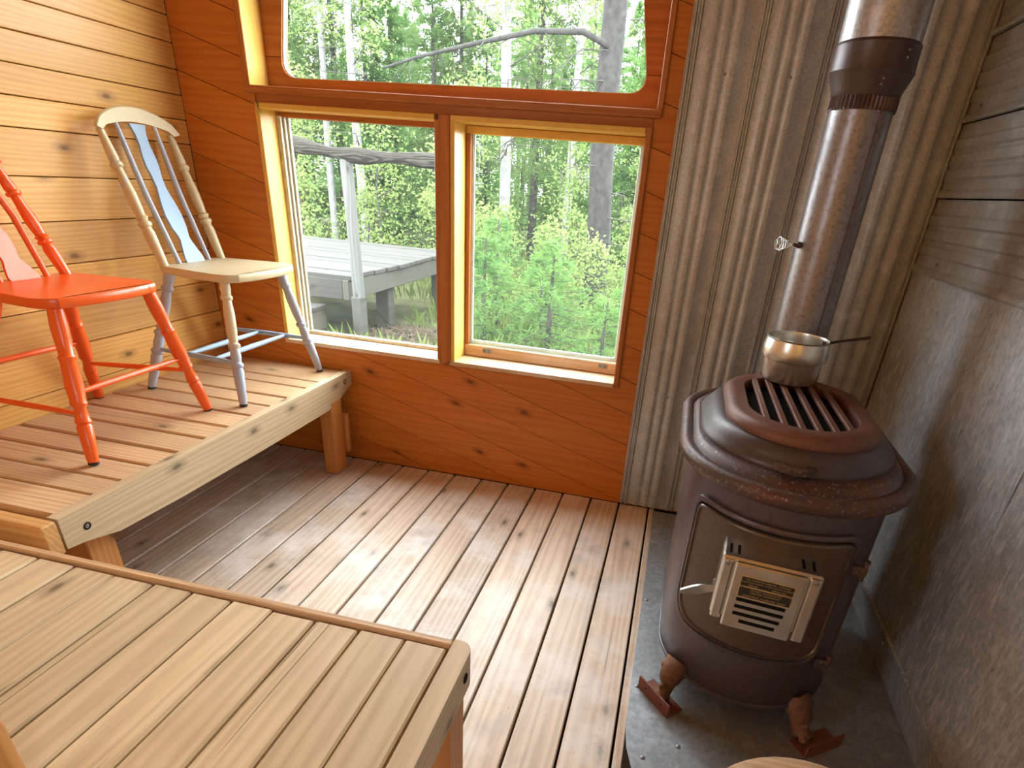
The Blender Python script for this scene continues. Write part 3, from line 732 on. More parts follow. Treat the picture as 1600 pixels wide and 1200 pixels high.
# door and frame on the curved front
R0 = .237; YC = 1.457
def cyl(s, z, off):
    th = s / R0; return Vector((SX + (R0 + off) * math.sin(th), YC - (R0 + off) * math.cos(th), z))
def door_rings(s0, s1, z0, z1, rad, levels, n=8):
    """levels: (inset, offset)"""
    base = rr([(s0, z0), (s1, z0), (s1, z1), (s0, z1)], rad, n)
    dense = []
    for i in range(len(base)):
        p, q = Vector(base[i]), Vector(base[(i + 1) % len(base)]); L = (q - p).length; m = max(1, int(L / .02))
        for k in range(m): dense.append(p.lerp(q, k / m))
    cs, cz = (s0 + s1) / 2, (z0 + z1) / 2; hw, hh = (s1 - s0) / 2, (z1 - z0) / 2; out = []
    for ins, off in levels:
        out.append([cyl(cs + (p.x - cs) * (hw - ins) / hw, cz + (p.y - cz) * (hh - ins * hh / hw) / hh, off) for p in dense])
    return out
s0, s1 = -65 / 57.3 * R0, 37 / 57.3 * R0
S(MB().rings(door_rings(s0, s1, .262, .648, [.09, .06, .04, .04], [(0, .0005), (0, .010), (.004, .013), (.012, .013), (.015, .008), (.016, .001)]), (False, False)).build('door_frame', M['stove'], None, 45))
dr = door_rings(s0 + .018, s1 - .016, .280, .628, [.08, .05, .03, .03], [(0, .001), (0, .012), (.003, .015), (.008, .016), (.010, .011), (.04, .010), (.09, .010), (.13, .010), (.165, .010), (.185, .010)])
door = S(MB().rings(dr, (False, True)).build('door', M['door'], None, 45))
# door handle lever
hA = cyl(-.139, .455, .010); nrm = (hA - Vector((SX, YC, hA.z))).normalized(); tang = Vector((0, 0, 1)).cross(nrm)
reparent(MB().lathe([(.012, 0), (.013, .006), (.010, .012), (.006, .013), (.005, .040)], hA, nrm, 16).build('handle_stem', M['bolt'], None, 40), st)
hB = hA + nrm * .042; pd = []
for k in range(9):
    u = k / 8; c = hB + Vector((-.074, -.012, -.018)) * (u * 1.05 - .12); hgt = .005 + .0085 * math.sin(PI * min(1, u * .85 + .15)); pd.append([c + Vector((0, -.003, hgt)), c + Vector((0, .003, hgt)), c + Vector((0, .003, -hgt)), c + Vector((0, -.003, -hgt))])
S(MB().rings(pd).build('handle_lever', M['chrome'], None, 40))
# hinges
for z in (.555, .265):
    c = cyl(s1 + .006, z, .008)
    S(MB().cbox((c.x - .010, c.y - .016, z - .016), (c.x + .028, c.y + .006, z + .010), .004).build('hinge', M['castrust'], None))
    S(MB().lathe([(.006, -.028), (.006, .020), (.009, .020), (.008, .026)], (c.x + .022, c.y - .006, z), (0, 0, 1), 10).build('hinge_pin', M['castrust'], None, 40))
# chrome draught box on the door
thb = -6.0 / 57.3
bn = Vector((math.sin(thb), -math.cos(thb), 0)); bt = Vector((math.cos(thb), math.sin(thb), 0)); bc = Vector((.314, 1.236, 0))
BM = Matrix(((bt.x, bn.x, 0, bc.x), (bt.y, bn.y, 0, bc.y), (0, 0, 1, .5), (0, 0, 0, 1)))   # u, outward, z
def boxp(name, a, b, mat, c=.003, parent=None): return S(MB().cbox(a, b, c, 0, BM).build(name, M[mat], None, None))
boxp('draught_box', (-.108, -.020, -.080), (.108, .082, .086), 'chrome', .005)
boxp('box_front', (-.078, .080, -.100), (.076, .092, .080), 'chrome', .004)
boxp('box_flange', (.080, .080, -.096), (.106, .090, .080), 'chrome', .004)
boxp('box_flange', (-.106, .080, -.086), (-.082, .088, .080), 'chrome', .004)
for k, (z, u0, u1) in enumerate(((-.014, -.058, .050), (-.034, -.058, .050), (-.054, -.058, .046), (-.074, -.040, .040))):
    boxp('air_slot', (u0, .0915, z - .0050), (u1, .0926, z + .0050), 'black', .0005)
for u in (-.092, -.074, .066, .088):
    boxp('air_slot', (u - .0035, .022, .0855), (u + .0035, .062, .0864), 'black', .0003)
boxp('name_plate', (-.060, .0918, -.006), (.058, .0932, .052), 'brass', .0004)
boxp('plate_field', (-.0575, .0930, .0265), (.0555, .0936, .050), 'plate', .0002)
boxp('plate_field', (-.0575, .0930, -.0035), (.0555, .0936, .0225), 'plate', .0002)
def lettering(txt, u, z, size, mat):
    cu = bpy.data.curves.new('lettering_curve', 'FONT'); cu.body = txt; cu.size = size; cu.align_x = 'CENTER'; cu.extrude = .0002; cu.space_character = 1.1
    tmp = bpy.data.objects.new('tmp', cu); me = bpy.data.meshes.new_from_object(tmp); bpy.data.objects.remove(tmp); me.materials.clear(); me.materials.append(M[mat])
    o = bpy.data.objects.new('lettering', me); COL.objects.link(o)
    RM = Matrix(((bt.x, 0, bn.x, 0), (bt.y, 0, bn.y, 0), (0, 1, 0, 0), (0, 0, 0, 1)))
    pos = BM @ Vector((u, .0938, z)); o.parent = st; o.matrix_parent_inverse = Matrix.Translation(-Vector(st.location)); o.matrix_basis = Matrix.Translation(pos) @ RM
lettering('U.S. PATENTS 2,608,966  3,078,836', 0, .0430, .0058, 'brass')
lettering('CANADIAN PATENT  OTHER PATENTS PENDING', 0, .0362, .0047, 'brass')
lettering('MODEL', -.030, .0288, .0056, 'brass'); lettering('SERIAL NO.', .026, .0288, .0056, 'brass')
lettering('ASHLEY AUTOMATIC', 0, .0160, .0068, 'brass')
lettering('HEATER COMPANY', 0, .0090, .0068, 'brass')
lettering('SHEFFIELD, ALABAMA 35660', 0, -.0010, .0068, 'brass')
for u, z in ((-.053, .0245), (.051, .0245)):
    S(MB().lathe([(.0030, 0), (.0026, .0015)], BM @ Vector((u, .0932, z)), bn, 8).build('rivet', M['bolt'], None, 40))
for u, z in ((-.094, .074), (.094, .074)):
    S(MB().lathe([(.006, 0), (.006, .003), (.004, .0045)], BM @ Vector((u, .0875, z)), bn, 10).build('screw', M['bolt'], None, 40))
S(MB().lathe([(.022, 0), (.022, .004), (.019, .006), (.006, .007)], BM @ Vector((.108, .040, -.040)), bt, 20).build('draught_dial', M['chrome'], None, 40))
# claw legs with angle-iron shoes
def stove_leg(top, foot, dirv):
    top = Vector(top); foot = Vector(foot); b = MB(); pts = []; rad = []
    for k, r, o in ((0, .036, 0), (.16, .037, .006), (.32, .034, .012), (.47, .030, .010), (.62, .023, .003), (.75, .020, 0), (.88, .022, .004), (1, .026, .006)):
        pts.append(top.lerp(foot, k) + Vector(dirv) * o); rad.append(r)
    b.tube(pts, rad, 14)
    side = Vector(dirv).cross(Vector((0, 0, 1))).normalized()
    for k, off, r in ((.16, .019, .018), (.16, -.019, .018), (.40, 0, .020), (.66, 0, .012), (.97, .014, .011), (.97, -.014, .011), (.97, 0, .012)):
        c = top.lerp(foot, k) + Vector(dirv) * .022 + side * off
        rr_ = [(math.sin(PI * j / 8) * r, -math.cos(PI * j / 8) * r) for j in range(1, 8)]
        b.lathe(rr_, c, (0, 0, 1), 10)
    rj = random.Random(3); b.v = [(x + rj.uniform(-.0025, .0025), y + rj.uniform(-.0025, .0025), z + rj.uniform(-.002, .002)) for x, y, z in b.v]
    return S(b.build('leg', M['rustleg'], None, 60))
stove_leg((.180, 1.315, .115), (.150, 1.270, .026), (-.7, -.7, 0)); stove_leg((.492, 1.285, .112), (.520, 1.240, .026), (.7, -.7, 0))
stove_leg((.205, 1.905, .112), (.180, 1.950, .026), (-.7, .7, 0)); stove_leg((.505, 1.905, .112), (.530, 1.950, .026), (.7, .7, 0))
def shoe(c, ang, L):
    Mx = Matrix.Translation(c) @ Matrix.Rotation(ang, 4, 'Z')
    prof = [(-.030, 0), (.030, 0), (.030, .005), (-.025, .005), (-.025, .044), (-.030, .044)]
    return S(MB().rings([[Mx @ Vector((x, y, z)) for y, z in prof] for x in (-L / 2, L / 2)]).build('angle_shoe', M['bracket'], None))
# the angle's upright leg faces outwards
shoe(Vector((.143, 1.272, .0034)), -47 / 57.3, .128); shoe(Vector((.565, 1.235, .0034)), 35 / 57.3, .128)
for k in (-.032, .036):
    c = Vector((.143, 1.272, .028)) + Vector((math.cos(-47 / 57.3), math.sin(-47 / 57.3), 0)) * k + Vector((-math.sin(47 / 57.3), -math.cos(47 / 57.3), 0)) * .0302
    S(MB().lathe([(.003, 0), (.003, .0006)], c, (-math.sin(47 / 57.3), -math.cos(47 / 57.3), 0), 8).build('shoe_hole', M['black'], None))

# stovepipe
sp = setp(empty('stovepipe', (.388, 1.945, .86)), 'tall dark steel stovepipe widening near the top, behind the pot', 'stovepipe')
def T(o): return reparent(o, sp)
pc = (.388, 1.945, 0)
T(MB().lathe([(.079, .835), (.079, 1.20), (.079, 1.530)], pc, (0, 0, 1), 40).build('lower_pipe', M['pipe'], None, 40))
T(MB().tube([(.388 + .079 * math.cos(-1.15), 1.945 + .079 * math.sin(-1.15), z) for z in (.86, 1.53)], .0014, 6).build('pipe_seam', M['pipe_dark'], None))
cr = []
for z, am in ((1.522, .0015), (1.530, .003), (1.552, .003), (1.556, 0)):
    cr.append([Vector((pc[0] + (.081 + am * (1 if k % 2 else -.4)) * math.cos(2 * PI * k / 96), pc[1] + (.081 + am * (1 if k % 2 else -.4)) * math.sin(2 * PI * k / 96), z)) for k in range(96)])
T(MB().rings(cr, (False, False)).build('crimped_collar', M['pipe_dark'], None))
T(MB().lathe([(.0815, 1.552), (.084, 1.556), (.085, 1.565), (.0995, 1.600), (.1015, 1.605), (.1005, 1.610), (.0995, 1.655), (.1005, 1.660), (.099, 1.664), (.095, 1.668)], pc, (0, 0, 1), 40).build('reducer', M['pipe_dark'], None, 30))
T(MB().lathe([(.096, 1.650), (.0965, 2.0), (.0965, ZC - .005)], pc, (0, 0, 1), 40).build('upper_pipe', M['pipe_grey'], None, 40))
for a, z, r in ((-1.45, 1.585, .095), (-1.0, 1.645, .1005), (-1.25, 1.52, .0795), (-1.0, 1.63, .1005), (-1.45, 1.574, .09)):
    T(MB().lathe([(.0028, 0), (.002, .002)], (pc[0] + r * math.cos(a), pc[1] + r * math.sin(a), z), (math.cos(a), math.sin(a), 0), 8).build('rivet', M['wire'], None, 40))
# damper with coiled wire handle
dz = 1.195; d0 = Vector((pc[0] - .072, pc[1] - .035, dz)); dd = Vector((-.93, -.36, 0)).normalized()
T(MB().lathe([(.0085, 0), (.0095, .004), (.007, .010), (.0045, .011), (.0045, .022)], d0, dd, 12).build('damper_stem', M['castrust'], None, 40))
pts = []; a0 = d0 + dd * .020; side = dd.cross(Vector((0, 0, 1)))
for k in range(121):
    u = k / 120; r = .003 + .019 * u if u < .82 else .0186 * (1 - (u - .82) / .18 * .55); ang = u * 2 * PI * 6.5
    pts.append(a0 + dd * (.004 + .050 * u) + (side * math.cos(ang) + Vector((0, 0, 1)) * math.sin(ang)) * r)
T(MB().tube(pts, .0013, 5).build('coil_handle', M['wire'], None, 60))

# pot
pt = setp(empty('saucepan', (.352, 1.772, .8413)), 'dented aluminium saucepan with thin dark handle on the stove top', 'saucepan')
prof = [(.0, .0), (.062, .0), (.071, .004), (.0755, .02), (.0785, .060), (.0795, .064), (.0860, .067), (.0885, .078), (.0885, .095), (.0850, .112), (.0835, .120), (.0850, .123), (.0825, .1245), (.0810, .120), (.0845, .098), (.0845, .080), (.0770, .066), (.0730, .02), (.068, .006), (.0, .005)]
prof = [(max(r, .0005), z) for r, z in prof]
pm = MB().lathe(prof, (0, 0, 0), (0, 0, 1), 44); po = pm.build('pot_body', M['pot'], pt, 30)
ha = Vector((.078, .028, .112))
MB().tube([ha, ha + Vector((.012, .004, .002)), ha + Vector((.06, .020, .010)), ha + Vector((.125, .040, .022))], [.003, .0028, .0040, .0052], 8).build('handle', M['handle_dark'], pt, 50)
MB().tube([ha + Vector((.0, -.004, -.004)), ha + Vector((.02, .005, .000)), ha + Vector((.055, .018, .008))], [.002, .002, .0015], 6).build('handle_wire', M['handle_dark'], pt, 50)
MB().cbox((.074, .016, .100), (.086, .036, .118), .002).build('handle_bracket', M['handle_dark'], pt)

# round stool at the bottom edge and orange post at the lower left
sl = setp(empty('round_stool', (.372, .607, 0)), 'round wooden stool seat just cut by the bottom edge below the stove', 'stool')
M['stool'] = wood('stool_wood', (.60, .40, .25), (.50, .31, .18), (.30, .17, .09), 'X', .45, .3, .1, .3, stain=(.30, .18, .11), stain_amt=.5)
MB().lathe([(.01, .362), (.19, .362), (.208, .368), (.215, .380), (.213, .392), (.203, .401), (.188, .4045), (.01, .405)], (0, 0, 0), (0, 0, 1), 48).build('seat', M['stool'], sl, 40)
for a in (45, 135, 225, 315):
    c, s_ = math.cos(a / 57.3), math.sin(a / 57.3); MB().tube([(c * .185, s_ * .185, .011), (c * .13, s_ * .13, .365)], [.015, .019], 12).build('leg', M['leg'], sl, 50)
po2 = MB().lathe([(.040, 0), (.040, .10), (.041, .13), (.037, .148), (.026, .158), (.008, .162)], (0, 0, 0), (0, 0, 1), 20).build('wooden_post', M['leg'], None, 50, loc=(-.818, .352, ZB))
setp(po2, 'rounded orange wooden post end in the bottom left corner', 'post')

# pieces that belong to a part of the stove or pipe go one level down
def base(o): return o.name.split('.')[0]
def nest(root, part, names):
    ps = [c for c in root.children if base(c) == part]; i = 0
    for c in list(root.children):
        if base(c) in names:
            p = ps[min(i, len(ps) - 1)] if len(ps) > 1 else ps[0]; i += 1
            c.parent = p; c.matrix_parent_inverse = Matrix.Identity(4)
nest(st, 'name_plate', ('plate_field', 'lettering', 'rivet')); nest(st, 'draught_box', ('air_slot', 'box_front', 'box_flange', 'screw', 'draught_dial'))
nest(st, 'door', ('handle_stem', 'handle_lever')); nest(st, 'hinge', ('hinge_pin',)); nest(st, 'grate_ring', ('grate_bar', 'grate_well'))
nest(st, 'lid', ('lid_tab',)); nest(sp, 'damper_stem', ('coil_handle',)); nest(b2, 'side_beam', ('bolt_hole',)); nest(b1, 'front_board', ('bolt_hole', 'bolt'))

# ------------------------------------------------------------------ outdoors
ZG = -.42
rnd = random.Random(21)
def gh(x, y): return ZG + .05 * math.sin(x * .9 + 1) * math.cos(y * .6) + max(0, y - 12) * .012
b = MB(); nx, ny = 44, 52; g = []
for i in range(nx + 1):
    for j in range(ny + 1):
        x = -34 + 60 * i / nx; y = 2.62 + 52 * (j / ny) ** 1.5; g.append((x, y, gh(x, y)))
b.add(g, [(i * (ny + 1) + j, (i + 1) * (ny + 1) + j, (i + 1) * (ny + 1) + j + 1, i * (ny + 1) + j + 1) for i in range(nx) for j in range(ny)])
gr = b.build('ground', M['soil'], None, 60); setp(gr, 'forest floor outside the cabin', kind='structure')
b = MB(); 
for i in range(2600):
    x = rnd.gauss(-2.75, .55); y = rnd.gauss(5.9, .45); z = gh(x, y) + .03 * rnd.random() + max(0, .07 - .1 * ((x + 2.75) ** 2 + (y - 5.9) ** 2)); a = rnd.random() * 6.28; l = rnd.uniform(.03, .09); d = Vector((math.cos(a) * l, math.sin(a) * l, rnd.uniform(-.02, .03))); w_ = Vector((-math.sin(a), math.cos(a), 0)) * .006
    p = Vector((x, y, z)); b.add([p - w_, p + w_, p + d + w_, p + d - w_], [(0, 1, 2, 3)])
setp(b.build('needle_litter', M['litter'], None), 'brown needles and twigs littering the ground by the platform', 'litter', kind='stuff')

# weathered platform
pf = setp(empty('outdoor_platform', (-4.6, 6.8, ZG)), 'weathered grey plank platform outside the left window', 'platform')
PZ = .35
for i in range(11):
    y0 = 5.45 + i * .255; wd = .245
    Q(MB().cbox((-1.55, -wd / 2, -.045), (1.55, wd / 2, 0), .006).build('deck_board', M['grey_wood_x'], None, loc=(-4.69 + rnd.uniform(-.03, .03), y0 + wd / 2, PZ + rnd.uniform(-.006, .006))), pf)
Q(MB().cbox((-3.24, 5.43, PZ - .24), (-3.17, 8.2, PZ - .046), .006).build('side_joist', M['grey_wood'], None), pf)
Q(MB().cbox((-6.2, 5.43, PZ - .24), (-3.24, 5.50, PZ - .046), .006).build('front_joist', M['grey_wood_x'], None), pf)
for (x, y) in ((-3.36, 6.55), (-3.30, 8.05), (-5.2, 8.0), (-5.2, 5.75)): Q(MB().cbox((x - .08, y - .08, ZG - .05), (x + .08, y + .08, PZ - .05), .006).build('support_post', M['grey_wood'], None), pf)
lp = setp(empty('outdoor_step', (-4.3, 5.3, ZG)), 'lower weathered plank step in front of the outdoor platform', 'step')
for i in range(5):
    y0 = 4.25 + i * .232; Q(MB().cbox((-1.0, -.113, -.045), (1.0, .113, 0), .006).build('deck_board', M['grey_wood_x'], None, loc=(-4.42, y0 + .116, .06 + rnd.uniform(-.005, .005))), lp)
Q(MB().cbox((-3.50, 4.24, -.18), (-3.43, 5.41, .012), .006).build('side_joist', M['grey_wood'], None), lp)
Q(MB().cbox((-3.62, 4.9, ZG - .05), (-3.51, 5.02, .012), .006).build('support_post', M['grey_wood'], None), lp)
Q(MB().cbox((-3.62, 5.28, ZG - .05), (-3.51, 5.40, .012), .006).build('support_post', M['grey_wood'], None), lp)
# log rail on posts
lr = setp(empty('log_rail', (-3.0, 5.36, ZG)), 'rough bark log rail on a grey post crossing the left window', 'railing')
pts = []; rad = []
for i in range(26):
    u = i / 25; x = -4.25 + 2.2 * u; pts.append((x, 5.36 + .02 * math.sin(u * 9), 1.455 - .10 * u ** 1.5 + .025 * math.sin(u * 7 + 1))); rad.append(.058 + .010 * math.sin(u * 23) - .008 * u)
b = MB().tube(pts, rad, 14)
b.v = [(x + rnd.uniform(-.006, .006), y + rnd.uniform(-.006, .006), z + rnd.uniform(-.008, .008)) for x, y, z in b.v]
Q(b.build('log', M['log_bark'], None, 25), lr)
Q(MB().tube([(-3.03, 5.37, .17), (-3.045, 5.37, .8), (-3.055, 5.36, 1.37)], [.058, .055, .058], 12).build('post', M['post_grey'], None, 40), lr)
Q(MB().tube([(-2.13, 5.37, ZG - .05), (-2.12, 5.37, .5), (-2.11, 5.36, 1.30)], [.05, .048, .045], 12).build('post', M['post_grey'], None, 40), lr)
Q(MB().cbox((-3.08, 5.30, ZG - .05), (-2.98, 5.42, .18), .006).build('post_footing', M['grey_wood'], None), lr)

# words for telling the trees apart
ORD = ('first second third fourth fifth sixth seventh eighth ninth tenth eleventh twelfth thirteenth fourteenth fifteenth sixteenth seventeenth eighteenth nineteenth twentieth twenty-first twenty-second twenty-third').split()
ROW = ('nearest', 'second', 'third', 'farthest')
# foliage makers
def quad(b, p, d, l, w_, rn):
    n = d.cross(Vector((rn.uniform(-1, 1), rn.uniform(-1, 1), rn.uniform(-1, 1))))
    if n.length < 1e-4: return
    n.normalize(); n *= w_ / 2; q = p + d * (l * .55); e = p + d * l
    b.add([p, q + n, e, q - n], [(0, 1, 2, 3)])
def conifer_mesh(name, h, r, nb, tufts, seed, l=.22, wq=.035, bare=.1, droop=.25):
    rn = random.Random(seed); tr = MB(); fo = MB()
    tr.tube([(0, 0, -.1), (rn.uniform(-.03, .03), 0, h * .5), (0, 0, h)], [.012 * h + .02, .008 * h + .012, .008], 8)
    for i in range(nb):
        t = bare + (1 - bare) * (i + rn.random()) / nb; z = h * t; L = r * (1 - (t - bare) / (1.02 - bare)) ** .8 * rn.uniform(.65, 1.1) + .06
        a = rn.random() * 2 * PI; d = Vector((math.cos(a), math.sin(a), rn.uniform(-.15, .25)))
        p0 = Vector((0, 0, z)); pts = [p0, p0 + d * L * .5 + Vector((0, 0, -droop * L * .2)), p0 + d * L + Vector((0, 0, -droop * L * .6))]
        tr.tube(pts, [.004 + .003 * h * (1 - t) * .5, .004, .002], 4)
        for k in range(tufts):
            u = rn.uniform(.15, 1); q = pts[0].lerp(pts[1], u * 2) if u < .5 else pts[1].lerp(pts[2], u * 2 - 1)
            q = q + Vector((rn.uniform(-1, 1), rn.uniform(-1, 1), rn.uniform(-.6, .6))) * L * .16
            dd_ = (d + Vector((rn.uniform(-1, 1), rn.uniform(-1, 1), rn.uniform(-.6, .8))) * .9).normalized()
            for _ in range(3):
                quad(fo, q, (dd_ + Vector((rn.uniform(-1, 1), rn.uniform(-1, 1), rn.uniform(-1, 1))) * .6).normalized(), l * rn.uniform(.6, 1.2), wq, rn)
    return tr.mesh('trunk'), fo.mesh('foliage')
def leafy_mesh(name, h, r, nb, leaves, seed, size=.06, stem=.01, base=.25):
    rn = random.Random(seed); tr = MB(); fo = MB(); tr.tube([(0, 0, -.1), (rn.uniform(-.1, .1), rn.uniform(-.1, .1), h * .55), (rn.uniform(-.15, .15), 0, h)], [stem * h * .5 + .006, stem * h * .35 + .004, .004], 7)
    for i in range(nb):
        t = rn.uniform(base, 1); a = rn.random() * 2 * PI; L = r * rn.uniform(.4, 1) * (1.1 - .6 * t); p0 = Vector((0, 0, h * t)); d = Vector((math.cos(a), math.sin(a), rn.uniform(.1, .8))).normalized(); e = p0 + d * L
        tr.tube([p0, p0.lerp(e, .5) + Vector((0, 0, -.05 * L)), e], [.010 * (1 - t) + .004, .004, .0015], 4)
        for k in range(leaves):
            q = p0.lerp(e, rn.uniform(.3, 1.08)) + Vector((rn.gauss(0, 1), rn.gauss(0, 1), rn.gauss(0, 1))) * .12 * r
            quad(fo, q, Vector((rn.uniform(-1, 1), rn.uniform(-1, 1), rn.uniform(-.9, .4))).normalized(), size * rn.uniform(.7, 1.4), size * .6, rn)
    return tr.mesh('trunk'), fo.mesh('foliage')
def setmat(m, mat): m.materials.append(mat); return m
MESH = {}
def reg(key, pair, bark, leaf): MESH[key] = (setmat(pair[0], bark), setmat(pair[1], leaf))
reg('con1', conifer_mesh('c1', 9, 2.1, 110, 34, 1, .24, .030, .06), M['bark'], M['needle'])
reg('con2', conifer_mesh('c2', 7, 1.7, 100, 34, 2, .20, .026, .03), M['bark'], M['spruce'])
reg('con3', conifer_mesh('c3', 11, 2.2, 100, 30, 3, .28, .036, .12), M['bark'], M['needle'])
reg('young', conifer_mesh('y1', 1.15, .52, 60, 16, 4, .09, .010, .02, .1), M['twig'], M['spruce'])
reg('young2', conifer_mesh('y2', .8, .42, 50, 16, 5, .075, .010, .02, .1), M['twig'], M['spruce'])
reg('leafy1', leafy_mesh('l1', 6, 1.5, 60, 45, 6, .085), M['twig'], M['leaf'])
reg('leafy2', leafy_mesh('l2', 2.6, .9, 40, 40, 7, .06, .012, .15), M['twig'], M['leaf'])
reg('shrub', leafy_mesh('s1', 1.1, .6, 34, 34, 8, .05, .014, .05), M['twig'], M['leaf'])
def tree(name, key, x, y, s, rz, label, cat, group):
    t = setp(empty(name, (x, y, gh(x, y)), rz), label, cat, group); t.scale = (s, s, s)
    for nm, m in zip(('trunk', 'foliage'), MESH[key]):
        o = bpy.data.objects.new(nm, m); COL.objects.link(o); o.parent = t
    return t
# the big trunk seen in the right hand windows
bt_ = setp(empty('pine_tree', (-1.27, 9.4, gh(-1.27, 9.4))), 'thick grey pine trunk with dead branches in the right windows', 'tree')
tb_ = MB(); rad = []; pts = []
for i in range(15):
    z = -.1 + i * .55; pts.append((-.04 * z + .02 * math.sin(z * 2), .01 * z, z)); rad.append(.185 - .008 * z)
pts[0] = (0, 0, -.1); rad[0] = .24
tb_.tube(pts, rad, 18); tb_.v = [(x + rnd.uniform(-.008, .008), y + rnd.uniform(-.008, .008), z) for x, y, z in tb_.v]
tb_.build('trunk', M['bark'], bt_, 30)
def limb(parent, pts, r0, r1, mat='bark', twigs=10, seed=1):
    rn = random.Random(seed); P_ = [Vector(p) for p in pts]; n = len(P_); b = MB(); b.tube(P_, [r0 + (r1 - r0) * i / (n - 1) for i in range(n)], 8)
    for k in range(twigs):
        u = rn.uniform(.1, .98) * (n - 1); i = int(u); q = P_[i].lerp(P_[i + 1], u - i); l = rn.uniform(.15, .6)
        d = Vector((rn.uniform(-1, .6), rn.uniform(-.5, .5), rn.uniform(-1.2, .3))).normalized(); b.tube([q, q + d * l * .5 + Vector((0, 0, -.04)), q + d * l + Vector((rn.uniform(-.1, .1), 0, -.08))], [.007, .005, .002], 4)
    return b.build('branch', M[mat], parent, 50)
limb(bt_, [(-.15, -.1, 3.36), (-.45, -.35, 3.45), (-1.0, -.7, 3.37), (-1.7, -1.0, 3.16), (-2.3, -1.2, 2.98), (-2.75, -1.3, 2.83)], .045, .012, 'bark', 22, 3)
limb(bt_, [(-.12, -.1, 2.78), (-.5, -.3, 2.75), (-.85, -.4, 2.60), (-1.15, -.45, 2.30), (-1.4, -.5, 2.15)], .030, .006, 'bark', 22, 4)
limb(bt_, [(.10, -.1, 2.72), (.5, -.2, 2.86), (.9, -.3, 2.98)], .018, .006, 'bark', 6, 5)
for k in range(14):
    z = 1.0 + k * .33; sx = rnd.choice((-1, 1)); L = rnd.uniform(.4, 1.1); limb(bt_, [(sx * .1, -.1, z), (sx * (.1 + L * .5), -.25, z - .02), (sx * (.1 + L), -.35, z - rnd.uniform(.0, .35))], .010, .003, 'twig', 7, 30 + k)
# green pine boughs hanging across the upper windows
bo = MB(); rn = random.Random(77)
for (x, y, z, L, dx) in ((-2.2, 7.0, 2.25, .9, 1), (-2.9, 7.4, 2.9, 1.1, 1), (-1.7, 7.2, 1.75, .9, 1), (-3.6, 7.8, 3.2, 1.2, 1), (-1.2, 7.5, 2.0, .8, -1), (-.9, 7.2, 1.6, .7, -1), (-2.6, 7.2, 1.95, .8, 1), (-1.5, 7.4, 1.55, .7, 1)):
    for k in range(90):
        u = rn.random(); q = Vector((x + dx * L * u + rn.gauss(0, .10), y + rn.gauss(0, .12), z - .25 * u * L + rn.gauss(0, .07)))
        for _ in range(9): quad(bo, q, Vector((dx * rn.uniform(-.2, 1), rn.uniform(-1, 1), rn.uniform(-.8, .6))).normalized(), rn.uniform(.07, .13), .008, rn)
bo.build('hanging_foliage', M['needle'], bt_)
# birches
for i, (x, y, r, lean, lab) in enumerate(((-3.62, 12.2, .115, -.01, 'white birch trunk showing left of the middle of the right window'), (-2.55, 13.0, .085, .015, 'slim grey-white birch just left of the thick pine trunk'), (-6.95, 12.8, .10, -.012, 'pale birch trunk at the far left of the upper window'), (-8.1, 13.5, .085, .01, 'leftmost thin birch seen through the upper window'), (-5.6, 15.5, .08, .01, 'slim distant birch above the log rail'))):
    t = setp(empty('birch_tree', (x, y, gh(x, y))), lab, 'tree', 'birches outside'); pts = [(lean * z * 1.2 + .03 * math.sin(z * .9 + i), 0, z) for z in [-.1 + k * .7 for k in range(13)]]
    MB().tube(pts, [r * (1 - .04 * k) for k in range(13)], 12).build('trunk', M['birch'], t, 40)
    for k in range(9): limb(t, [(0, 0, 2.0 + k * .5), (rnd.uniform(-.6, .6), -.2, 2.3 + k * .5), (rnd.uniform(-1.2, 1.2), -.4, 2.3 + k * .5)], .014, .004, 'twig', 6, 60 + k + i * 10)
    o = bpy.data.objects.new('foliage', MESH['leafy1'][1]); COL.objects.link(o); o.parent = t; o.location = (0, 0, 2.2); o.scale = (.9, .9, .9); o.rotation_euler = (0, 0, i * 1.7)
# young spruces under the right window
ys = [(-1.95, 6.0, 'young', 1.0, 'young spruce nearest the middle post of the windows'), (-1.22, 5.9, 'young', 1.05, 'young spruce in the middle of the right window'), (-.62, 5.6, 'young2', 1.0, 'small young spruce by the right edge of the right window'), (-1.55, 6.9, 'young2', 1.2, 'young spruce behind the two front saplings'), (-.45, 6.9, 'young', .95, 'young spruce at the foot of the thick pine trunk'), (-2.25, 7.4, 'young', 1.1, 'young spruce in the gap beside the platform')]
for i, (x, y, k, s_, lab) in enumerate(ys): tree('young_spruce', k, x, y, s_, i * 1.3, lab, 'sapling', 'young spruces by the cabin')
SHL = ['bright leafy shrub just before the thick pine trunk', 'leafy shrub between the white birch and the thick pine', 'small leafy bush beside the brown needle litter', 'leafy shrub seen just right of the middle window post', 'leafy shrub at the right foot of the thick pine', 'leafy shrub behind the platform corner', 'leafy shrub at the far right edge of the right window', 'leafy shrub behind the far end of the platform', 'leafy shrub above the middle of the platform', 'leafy shrub behind the thick pine on its left', 'leafy shrub directly behind the thick pine trunk', 'leafy shrub behind the left end of the platform']
sh = [(-1.0, 7.6, 1.0), (-1.75, 8.2, 1.1), (-2.3, 6.6, .6), (-2.6, 8.6, 1.1), (-.6, 8.4, 1.0), (-3.0, 9.6, 1.2), (-.2, 7.6, .9), (-4.2, 10.2, 1.3), (-5.6, 10.2, 1.2), (-1.8, 10.5, 1.2), (-.9, 11, 1.3), (-7.0, 10.4, 1.3)]
for i, (x, y, s_) in enumerate(sh): tree('leafy_shrub', 'shrub', x, y, s_, i * 2.1, SHL[i], 'shrub', 'undergrowth shrubs')
